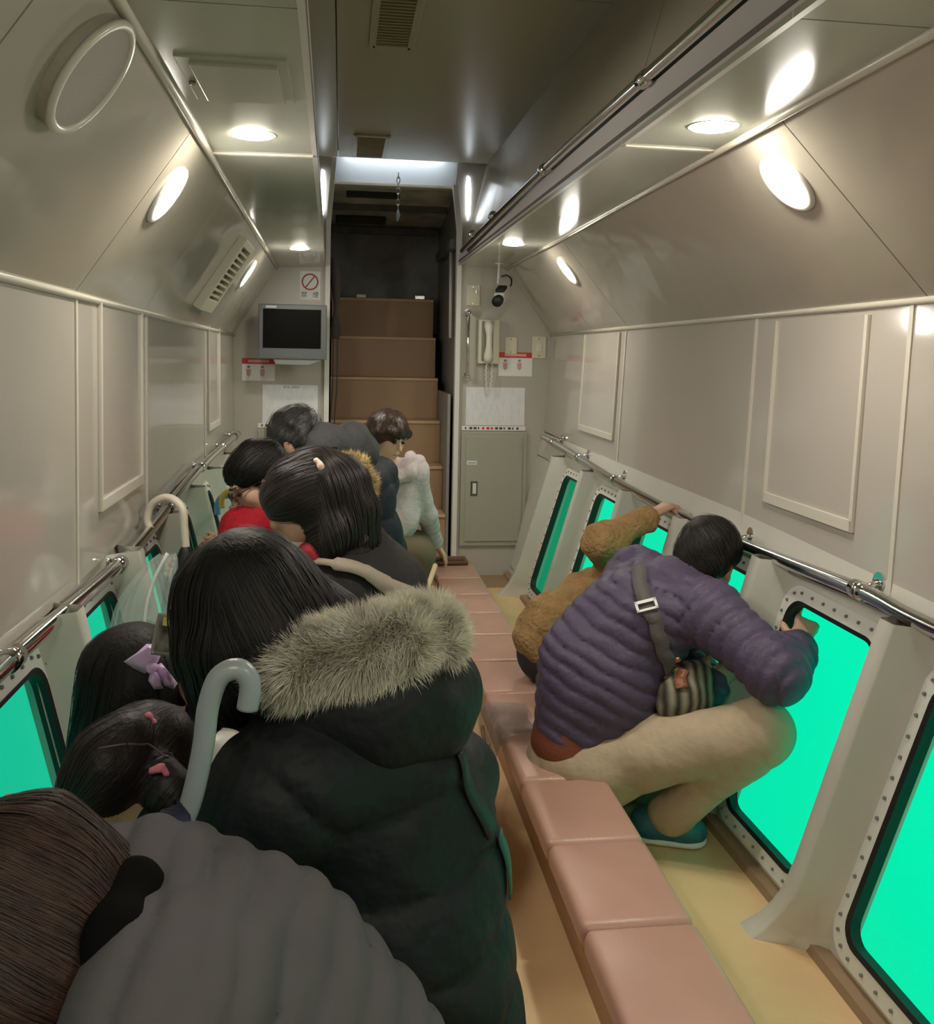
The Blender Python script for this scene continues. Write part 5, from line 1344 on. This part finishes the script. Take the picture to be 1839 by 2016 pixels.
# girl with the lilac bow
hd = (-0.391,1.800,0.810); HR = hb((-0.75, 0.45, -0.35), (-0.2, 0.1, 0.95))
e = child((-0.33, 1.85, FL), 'girl with long black hair and a lilac bow at the left window', hd, HR, 0.86, M_whitecoat, (-0.307,1.840,0.654), (-0.26, 1.86, 0.46),
          [((-0.244,1.800,0.709), (-0.212,1.700,0.702), (-0.237,1.660,0.694), 1), ((-0.382,1.930,0.607), (-0.36, 2.0, 0.55), (-0.40, 1.98, 0.66), -1)], [((-0.27, 1.80, 0.28), (-0.26, 1.80, 0.12)), ((-0.27, 1.94, 0.28), (-0.26, 1.94, 0.12))], M_darkpants)
c = V3(hd); h = Shape(0.007).ball(c + HR @ V3((0, -0.018, 0.026)), (0.090, 0.104, 0.092), HR).chain([(-0.374,1.760,0.797), (-0.395,1.760,0.731), (-0.410,1.770,0.660), (-0.412,1.780,0.597)], [0.080, 0.078, 0.066, 0.04], 0.05).limb((-0.319,1.800,0.830), (-0.314,1.800,0.751), 0.045, 0.03, 0.04)
hair = h.wrinkle(0.002, 60, 51).build('hair', M_hairB, e)
strands('hair_locks', hair, M_hairB, hair, lambda q: (0.05, 0, -1), 350, 9, 0.016, 0.0024, 0.003, 19)
M_bow = mat('lilac_satin', (0.60, 0.40, 0.70), 0.28, bump=0.5, bscale=26, sheen=0.3)
bw = empty('hair_bow', (-0.324,1.680,0.890), 'shiny lilac satin bow in the black haired girl\'s hair', 'bow')
def lobe(pts, name):
    """puffed cloth loop: outline points bulged front and back"""
    P = [Vector(p) for p in pts]; ctr = sum(P, Vector()) / len(P); n = Vector((0.3, -0.85, 0.4)).normalized(); bm = bmesh.new()
    k = len(P); rim = [bm.verts.new(p) for p in P]
    for s_, h_ in ((1, 0.020), (-1, 0.014)):
        inner = [bm.verts.new(ctr.lerp(p, 0.55) + n * s_ * (h_ * (0.75 + 0.5 * ((i * 7) % 3) / 2))) for i, p in enumerate(P)]
        top = bm.verts.new(ctr + n * s_ * h_)
        for i in range(k):
            bm.faces.new((rim[i], rim[(i + 1) % k], inner[(i + 1) % k], inner[i])); bm.faces.new((inner[i], inner[(i + 1) % k], top))
    return from_bm(name, bm, M_bow, bw, True)
Yb = 1.68
lobe([(-0.373,1.680,0.898), (-0.348,1.670,0.917), (-0.332,1.670,0.932), (-0.313,1.670,0.931), (-0.306,1.670,0.916), (-0.310,1.660,0.903), (-0.320,1.660,0.891), (-0.335,1.670,0.879), (-0.357,1.680,0.886)], 'bow_loop')
lobe([(-0.320,1.660,0.895), (-0.305,1.660,0.901), (-0.290,1.660,0.882), (-0.279,1.670,0.860), (-0.285,1.670,0.850), (-0.299,1.660,0.860), (-0.313,1.660,0.874)], 'bow_loop')
lobe([(-0.322,1.655,0.891), (-0.312,1.655,0.888), (-0.305,1.655,0.871), (-0.301,1.660,0.855), (-0.317,1.660,0.854), (-0.327,1.660,0.870)], 'bow_tail')
Shape(0.004).ball((-0.319,1.655,0.894), 0.011, None, 0.003).build('bow_knot', M_bow, bw)
# small child with two pigtails
hd = (-0.316,1.520,0.768); HR = hb((-0.70, 0.30, -0.65), (-0.35, 0.55, 0.76))
e = child((-0.30, 1.55, FL), 'small child with black pigtails tied with pink bands at the near left window', hd, HR, 0.92, M_olive, (-0.338,1.460,0.678), (-0.34, 1.5, 0.44),
          [((-0.364,1.400,0.704), (-0.42, 1.42, 0.50), (-0.44, 1.5, 0.60), 1), ((-0.276,1.560,0.646), (-0.30, 1.66, 0.52), (-0.38, 1.70, 0.60), -1)], [((-0.34, 1.46, 0.26), (-0.33, 1.46, 0.12)), ((-0.34, 1.60, 0.26), (-0.33, 1.60, 0.12))], M_darkpants)
c = V3(hd); h = Shape(0.0065).ball(c + HR @ V3((0, -0.016, 0.018)), (0.083, 0.097, 0.082), HR)
h.chain([(-0.311,1.440,0.861), (-0.336,1.420,0.832), (-0.350,1.420,0.794), (-0.335,1.430,0.749)], [0.040, 0.052, 0.050, 0.030], 0.03).chain([(-0.260,1.420,0.813), (-0.248,1.420,0.781), (-0.253,1.430,0.745)], [0.026, 0.034, 0.020], 0.02).chain([(-0.293,1.480,0.875), (-0.264,1.490,0.847), (-0.246,1.500,0.801)], [0.024, 0.034, 0.022], 0.02)
hair = h.wrinkle(0.0015, 60, 61).build('hair', M_hairD, e)
strands('hair_locks', hair, M_hairD, hair, lambda q: (-0.5, -0.3, -0.5), 400, 8, 0.013, 0.0022, 0.0025, 23)
tr = snap_tree(hair)
ribbon_on('hair_parting', tr, [(-0.340,1.380,0.866), (-0.302,1.380,0.877), (-0.270,1.400,0.865), (-0.240,1.420,0.858)], 0.003, mat('scalp', (0.07, 0.045, 0.037), 0.6), hair, 0.0005, 0.001)
M_pinkband = mat('pink_band', (0.60, 0.16, 0.22), 0.6, bump=0.6, bscale=120)
for q, r in (((-0.286,1.445,0.890), 0.0065), ((-0.257,1.385,0.835), 0.0075)):
    g = Shape(0.004).ball(q, (r * 1.2, r, r * 0.9), None, 0.004).ball(V3(q) + V3((-0.012, 0, -0.004)), r * 0.75, None, 0.006).ball(V3(q) + V3((0.010, 0, -0.010)), r * 0.7, None, 0.006)
    g.wrinkle(0.0015, 300, 3).build('hair_band', M_pinkband, hair)

# ---- woman with the tied-back dark hair and beige strap
def sitter(base, label, hd, HR, sc, che, pel, nek, shs, feet):
    """clothed sitting figure; returns empty plus helper data"""
    e = person(base, label)
    b = Shape(0.007); head(b, hd, HR, sc, nek)
    b.limb(pel, che, 0.12, 0.11).limb(che, nek, 0.07, 0.048)
    for (s_, l_, w_, hd_, hn_, sd, cu) in shs:
        b.limb(che, s_, 0.05, 0.045); b.chain([s_, l_, w_], [0.042, 0.034, 0.025]); hand(b, w_, hd_, hn_, 0.9, cu, sd)
    for k_, a_ in feet: b.chain([pel, k_, a_], [0.09, 0.055, 0.036])
    b.build('body', M_skin, e); 
    p = Shape(0.011)
    for k_, a_ in feet: p.chain([pel, k_, a_], [0.11, 0.078, 0.06])
    p.build('trousers', M_darkpants, e)
    for k_, a_ in feet: shoe(e, a_, (a_[0] - 0.12, a_[1], FL), mat('black_shoe', (0.012, 0.015, 0.018), 0.6), M_black, 0.9)
    return e
C5 = (0.5, 0.5, 0.5, 0.5)
hd = (-0.088,2.350,1.058); HR = hb((-0.72, -0.12, -0.70), (-0.62, 0.1, 0.78)); nek = (-0.016,2.400,0.938); che = (0.045,2.420,0.806); pel = (0.05, 2.42, 0.44)
shL = (-0.014,2.280,0.856); shR = (0.109,2.560,0.839)
e = sitter((0.02, 2.42, 0.30), 'dark haired woman with a white hair tie, mask and beige strap on a charcoal coat', hd, HR, 1.0, che, pel, nek,
    [(shL, (-0.091,2.240,0.769), (-0.178,2.280,0.846), (-0.5, 0.1, 0.6), (0.3, -0.8, 0.2), 1, C5), (shR, (0.021,2.660,0.668), (-0.148,2.600,0.761), (-0.6, 0, 0.4), (0.3, -0.8, 0.3), -1, C5)], [((-0.26, 2.36, 0.48), (-0.24, 2.36, 0.14)), ((-0.26, 2.54, 0.48), (-0.24, 2.54, 0.14))])
M_char = mat('charcoal_coat', (0.026, 0.023, 0.022), 0.75, bump=0.5, bscale=30, bdist=0.01, spec=0.2)
j = Shape(0.0075).limb(V3(pel) - V3((0, 0, 0.06)), che, 0.19, 0.165, 0.06).limb(che, nek, 0.14, 0.075, 0.06).limb(shL, shR, 0.085, 0.085, 0.06).chain([shL, (-0.091,2.240,0.769), (-0.178,2.280,0.846)], [0.085, 0.07, 0.05], 0.04).chain([shR, (0.021,2.660,0.668), (-0.148,2.600,0.761)], [0.085, 0.07, 0.05], 0.04)
j.limb((0.072,2.500,0.902), (0.147,2.480,0.830), 0.07, 0.09, 0.05).ball((0.058,2.420,0.953), 0.055, None, 0.05)
jk = j.wrinkle(0.004, 24, 71).build('coat', M_char, e); jt = snap_tree(jk)
Shape(0.0075).chain([(-0.033,2.300,0.940), (0.029,2.360,0.955), (0.103,2.440,0.928), (0.159,2.460,0.862)], [0.045, 0.05, 0.045, 0.03], 0.04).wrinkle(0.003, 40, 3).build('collar', M_char, e)
ribbon_on('bag_strap', jt, [(-0.066,2.250,0.942), (-0.008,2.220,0.943), (0.065,2.240,0.915), (0.122,2.280,0.873), (0.178,2.340,0.827)], [0.020, 0.040, 0.046, 0.040, 0.030], mat('beige_webbing', (0.26, 0.21, 0.165), 0.7, bump=0.3, bscale=200), e, 0.012)
Shape(0.006).chain([(-0.100,2.280,0.939), (-0.070,2.270,0.960), (-0.051,2.260,0.937)], [0.02, 0.026, 0.02], 0.02).build('red_scarf', mat('red_scarf_knit', (0.35, 0.02, 0.03), 0.8), e)
c = V3(hd); h = Shape(0.0065).ball(c + HR @ V3((0, -0.022, 0.034)), (0.094, 0.106, 0.092), HR).ball(c + HR @ V3((0, -0.06, -0.005)), (0.082, 0.06, 0.07), HR, 0.04).ball(c + HR @ V3((0, 0.105, -0.050)), (0.088, 0.066, 0.080), HR, 0.02, '-')
h.chain([(-0.052,2.360,1.159), (-0.001,2.360,1.114), (0.028,2.360,1.043), (0.022,2.360,0.978), (-0.022,2.350,0.948)], [0.045, 0.062, 0.062, 0.050, 0.030], 0.05).chain([(-0.054,2.310,1.065), (-0.022,2.300,1.003), (-0.046,2.290,0.961), (-0.082,2.290,0.949)], [0.045, 0.045, 0.035, 0.015], 0.04).chain([(0.028,2.380,1.027), (0.052,2.380,0.974), (0.042,2.380,0.941)], [0.05, 0.042, 0.03], 0.04)
hair = h.wrinkle(0.003, 55, 73).build('hair', M_hairD, e)
cr5 = Vector((-0.051,2.300,1.173))
strands('hair_locks', hair, mat('hair_brown_sheen', (0.020, 0.014, 0.013), 0.4, spec=0.4), hair, lambda q: (Vector((0.75, 0, 0.35)) if q.x < cr5.x else Vector((0.25, 0, -0.95))), 700, 10, 0.013, 0.0024, 0.004, 27)
Shape(0.004).limb((-0.057,2.270,1.187), (-0.045,2.260,1.174), 0.007, 0.009, 0.004).wrinkle(0.0015, 300, 2).build('hair_tie', mat('pale_pink_tie', (0.72, 0.50, 0.44), 0.5), hair)
Pm = lambda x, y, z: c + HR @ V3((x, y, z))
mk = Shape(0.0045).ball(Pm(0, 0.068, -0.062), (0.054, 0.050, 0.050), HR, 0.01).build('face_mask', mat('mask_white', (0.70, 0.62, 0.58), 0.7), e)
tube('mask_loop', [Vector(Pm(0.052, 0.06, -0.05)), Vector(Pm(0.070, 0.02, -0.03)), Vector(Pm(0.078, -0.012, -0.005))], 0.0022, M_paper, mk, 6)
gl = tube('spectacles', [Vector(Pm(0.076, 0.0, 0.0)), Vector(Pm(0.066, 0.085, 0.0)), Vector(Pm(0.0, 0.112, 0.0)), Vector(Pm(-0.066, 0.085, 0.0))], 0.0016, M_steel, e, 6)
# fur edged hood rising behind her head
hc = Shape(0.007).chain([(-0.010,2.520,1.146), (0.035,2.520,1.133), (0.059,2.520,1.091), (0.062,2.520,1.050)], [0.020, 0.026, 0.026, 0.018], 0.03).build('hood_fur', mat('tan_fur_base', (0.22, 0.15, 0.06), 0.9), e)
fur('fur_pile', hc, mat('tan_fur', (0.70, 0.52, 0.26), 0.7, var=0.4, vscale=40), hc, 5000, 0.022, 0.0009, (0.3, 0, 0.3), 5)
Shape(0.008).chain([(-0.019,2.540,1.082), (0.030,2.550,1.024), (0.058,2.540,0.942), (0.065,2.500,0.895)], [0.035, 0.045, 0.05, 0.05], 0.05).build('hood', M_char, e)

# ---- person in red with dark hair and spectacles
hd = (-0.249,2.920,1.050); HR = hb((-0.80, -0.30, -0.50), (-0.45, 0.0, 0.89)); nek = (-0.209,2.950,0.942); che = (-0.232,2.960,0.812); pel = (-0.06, 2.95, 0.44)
e = sitter((-0.03, 2.95, 0.30), 'person in a red jacket with short black hair and spectacles by the left windows', hd, HR, 0.94, che, pel, nek,
    [((-0.287,2.880,0.877), (-0.34, 2.86, 0.60), (-0.42, 2.9, 0.72), (-0.6, 0, 0.5), (0.3, -0.8, 0.2), 1, C5), ((-0.175,3.050,0.858), (-0.20, 3.12, 0.62), (-0.36, 3.12, 0.72), (-0.6, 0, 0.5), (0.3, -0.8, 0.2), -1, C5)], [((-0.27, 2.88, 0.46), (-0.24, 2.88, 0.14)), ((-0.27, 3.04, 0.46), (-0.24, 3.04, 0.14))])
M_redj = mat('red_jacket', (0.30, 0.008, 0.018), 0.75, bump=0.6, bscale=40, bdist=0.012, spec=0.2)
j = Shape(0.008).limb(V3(pel) - V3((0, 0, 0.06)), che, 0.15, 0.12, 0.05).limb(che, nek, 0.11, 0.062, 0.05).limb((-0.287,2.880,0.877), (-0.175,3.050,0.858), 0.075, 0.075, 0.05).chain([(-0.287,2.880,0.877), (-0.34, 2.86, 0.60), (-0.42, 2.9, 0.72)], [0.075, 0.06, 0.045], 0.03).chain([(-0.175,3.050,0.858), (-0.20, 3.12, 0.62), (-0.36, 3.12, 0.72)], [0.075, 0.06, 0.045], 0.03)
j.limb((-0.305,2.900,0.920), (-0.229,2.900,0.935), 0.04, 0.045, 0.04)
j.wrinkle(0.004, 36, 81).build('jacket', M_redj, e)
c = V3(hd); h = Shape(0.0065).ball(c + HR @ V3((0, -0.016, 0.040)), (0.084, 0.100, 0.078), HR).ball(c + HR @ V3((0, -0.055, -0.01)), (0.074, 0.055, 0.06), HR, 0.03).ball(c + HR @ V3((0, 0.10, -0.035)), (0.08, 0.062, 0.065), HR, 0.015, '-')
hair = h.wrinkle(0.0025, 70, 83).build('hair', M_hairB, e)
strands('hair_locks', hair, M_hairB, hair, lambda q: (-0.6, -0.2, -0.6), 350, 5, 0.012, 0.0026, 0.004, 37)
face_bits(hd, HR, 0.94, e)
Pm = lambda x, y, z: c + HR @ (V3((x, y, z)) * 0.94)
bm = bmesh.new()
for s_ in (-1, 1):
    add_tube(bm, [Vector(Pm(s_ * 0.033 + 0.022 * math.cos(a), 0.100, -0.004 + 0.016 * math.sin(a))) for a in [2 * math.pi * k / 14 for k in range(14)]], 0.0022, 6, closed=True)
    add_tube(bm, [Vector(Pm(s_ * 0.055, 0.098, 0.0)), Vector(Pm(s_ * 0.078, 0.0, 0.0))], 0.002, 6)
add_tube(bm, [Vector(Pm(-0.011, 0.102, 0)), Vector(Pm(0.011, 0.102, 0))], 0.002, 6)
from_bm('spectacles', bm, mat('spectacle_dark', (0.05, 0.02, 0.015), 0.3), e, True)

# ---- man in the navy jacket with the grey hood
hd = (-0.158,3.300,1.135); HR = hb((-0.75, 0.35, -0.55), (-0.4, 0.1, 0.9)); nek = (-0.052,3.340,1.047); che = (0.039,3.360,0.917); pel = (0.08, 3.36, 0.44)
shL = (-0.032,3.220,0.957); shR = (0.124,3.480,0.974)
e = sitter((0.03, 3.36, 0.30), 'man with grey-black hair in a navy padded jacket with a grey hood', hd, HR, 1.0, che, pel, nek,
    [(shL, (-0.115,3.180,0.815), (-0.35, 3.2, 0.75), (-0.6, 0, 0.4), (0.3, -0.8, 0.2), 1, C5), (shR, (-0.05, 3.62, 0.72), (-0.30, 3.6, 0.8), (-0.6, 0, 0.4), (0.3, -0.8, 0.2), -1, C5)], [((-0.27, 3.28, 0.48), (-0.24, 3.28, 0.14)), ((-0.27, 3.46, 0.48), (-0.24, 3.46, 0.14))])
M_navy = mat('navy_padded', (0.018, 0.022, 0.036), 0.65, bump=0.5, bscale=30, bdist=0.01, spec=0.2)
j = Shape(0.008).limb(V3(pel) - V3((0, 0, 0.06)), (0.078,3.360,0.741), 0.160, 0.152, 0.06).limb((0.078,3.360,0.741), che, 0.152, 0.142, 0.06).limb(che, nek, 0.13, 0.08, 0.06).limb(shL, shR, 0.085, 0.085, 0.06).chain([shL, (-0.115,3.180,0.815), (-0.35, 3.2, 0.75)], [0.09, 0.075, 0.055], 0.04, (0.007, 0.10)).chain([shR, (-0.05, 3.62, 0.72), (-0.30, 3.6, 0.8)], [0.09, 0.075, 0.055], 0.04)
j.quilt([(V3(pel), nek, 0.05), (shL, (-0.115,3.180,0.815))], 0.014, 0.10).wrinkle(0.004, 26, 91).build('padded_jacket', M_navy, e)
Shape(0.008).chain([(-0.129,3.240,1.094), (-0.052,3.240,1.138), (0.036,3.300,1.144), (0.082,3.360,1.098), (0.096,3.400,1.050)], [0.040, 0.050, 0.052, 0.042, 0.028], 0.05).ball((0.019,3.340,1.102), (0.10, 0.09, 0.05), None, 0.05).quilt([((-0.086,3.240,1.077), (0.053,3.300,1.187))], 0.008, 0.05).wrinkle(0.005, 44, 92).build('hood', mat('grey_hood', (0.11, 0.11, 0.115), 0.8, bump=0.6, bscale=30, bdist=0.01, spec=0.2), e)
Shape(0.007).chain([(-0.170,3.220,1.061), (-0.101,3.180,1.084), (-0.016,3.180,1.106)], [0.03, 0.034, 0.022], 0.03).build('collar', M_blackcloth, e)
c = V3(hd); h = Shape(0.0065).ball(c + HR @ V3((0, -0.020, 0.032)), (0.086, 0.100, 0.088), HR).ball(c + HR @ V3((0, -0.055, -0.02)), (0.076, 0.055, 0.06), HR, 0.03).ball(c + HR @ V3((0, 0.105, -0.05)), (0.06, 0.052, 0.075), HR, 0.02, '-')
hair = h.wrinkle(0.004, 90, 93).build('hair', M_hairG, e)
strands('hair_locks', hair, M_hairG, hair, lambda q: (-0.5, 0, -0.6), 350, 4, 0.010, 0.0025, 0.007, 29)

# ---- woman in the pale grey hoodie leaning on the far end of the right bench
hd = (0.236,4.600,1.040); HR = hb((0.62, -0.70, -0.34), (0.22, -0.12, 0.96)); nek = (0.245,4.740,0.887); che = (0.300,4.760,0.760); pel = (0.14, 4.72, 0.45)
shR = (0.373,4.720,0.849); shL = (0.226,4.860,0.772); el = (0.446,4.820,0.618); wr = (0.525,4.980,0.412)
e = person((0.10, 4.72, 0.30), 'woman with short brown hair in a pale grey hoodie leaning on the bench')
b = Shape(0.006); head(b, hd, HR, 0.96, nek)
b.limb(pel, che, 0.11, 0.10).limb(che, nek, 0.06, 0.045).limb(shR, shL, 0.045, 0.045).chain([shR, el, wr], [0.04, 0.032, 0.024]).chain([shL, (0.20, 5.0, 0.62), (0.18, 4.95, 0.42)], [0.04, 0.032, 0.024])
hand(b, wr, (0.45, 0.25, -0.70), (0.6, 0.2, 0.6), 0.9, (0.45, 0.4, 0.4, 0.45), 1, 0.3); hand(b, (0.18, 4.95, 0.42), (0, 0.1, -0.9), (0.4, -0.8, 0), 0.9, C5, -1)
b.chain([pel, (0.40, 4.62, 0.44), (0.36, 4.66, 0.08)], [0.09, 0.06, 0.04]).chain([pel, (0.40, 4.84, 0.44), (0.36, 4.86, 0.08)], [0.09, 0.06, 0.04])
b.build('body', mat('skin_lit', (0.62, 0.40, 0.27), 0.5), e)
face_bits(hd, HR, 0.96, e)
M_hoodie = mat('pale_grey_jersey', (0.54, 0.465, 0.49), 0.9, bump=0.6, bscale=40, bdist=0.01, spec=0.15)
j = Shape(0.007).limb(pel, (0.275,4.740,0.606), 0.125, 0.12, 0.05).limb((0.275,4.740,0.606), che, 0.12, 0.125, 0.05).limb(che, nek, 0.10, 0.055, 0.05).limb(shR, shL, 0.068, 0.068, 0.05).chain([shR, el], [0.066, 0.055], 0.04).limb(el, (0.514,4.960,0.439), 0.056, 0.042, 0.03, (0.006, 0.045)).chain([shL, (0.20, 5.0, 0.62), (0.18, 4.95, 0.44)], [0.062, 0.052, 0.04], 0.03)
j.wrinkle(0.0028, 44, 101).build('hoodie', M_hoodie, e)
Shape(0.0065).chain([(0.198,4.640,0.853), (0.264,4.600,0.833), (0.340,4.620,0.856), (0.391,4.720,0.890), (0.363,4.840,0.913)], [0.024, 0.028, 0.034, 0.034, 0.03], 0.04).wrinkle(0.003, 60, 102).build('hood', M_hoodie, e)
p = Shape(0.010).chain([pel, (0.40, 4.62, 0.44), (0.36, 4.66, 0.10)], [0.12, 0.078, 0.058]).chain([pel, (0.40, 4.84, 0.44), (0.36, 4.86, 0.10)], [0.12, 0.078, 0.058]); p.build('trousers', mat('olive_trousers', (0.14, 0.11, 0.06), 0.8), e)
for yy in (4.66, 4.86): shoe(e, (0.36, yy, 0.07), (0.47, yy - 0.03, 0.0), mat('black_shoe', (0.012, 0.015, 0.018), 0.6), M_black, 0.88)
c = V3(hd); h = Shape(0.0055).ball(c + HR @ V3((0, -0.018, 0.036)), (0.092, 0.108, 0.092), HR).ball(c + HR @ V3((0, -0.065, -0.03)), (0.086, 0.06, 0.075), HR, 0.04).ball(c + HR @ V3((0, 0.118, -0.035)), (0.068, 0.060, 0.072), HR, 0.015, '-')
h.limb(c + HR @ V3((0.085, 0.015, 0.02)), c + HR @ V3((0.082, 0.0, -0.06)), 0.022, 0.012, 0.03).limb(c + HR @ V3((-0.06, 0.070, 0.045)), c + HR @ V3((0.06, 0.070, 0.045)), 0.016, 0.016, 0.03)
M_hb = mat('brown_bob_hair', (0.045, 0.020, 0.013), 0.4, bump=0.4, bscale=120)
hair = h.wrinkle(0.0025, 70, 103).build('hair', M_hb, e)
cr8 = Vector(c + HR @ V3((0, -0.01, 0.13)))
strands('hair_locks', hair, M_hb, hair, lambda q: (q - cr8) + Vector((0, 0, -0.04)), 400, 7, 0.012, 0.0026, 0.004, 31)
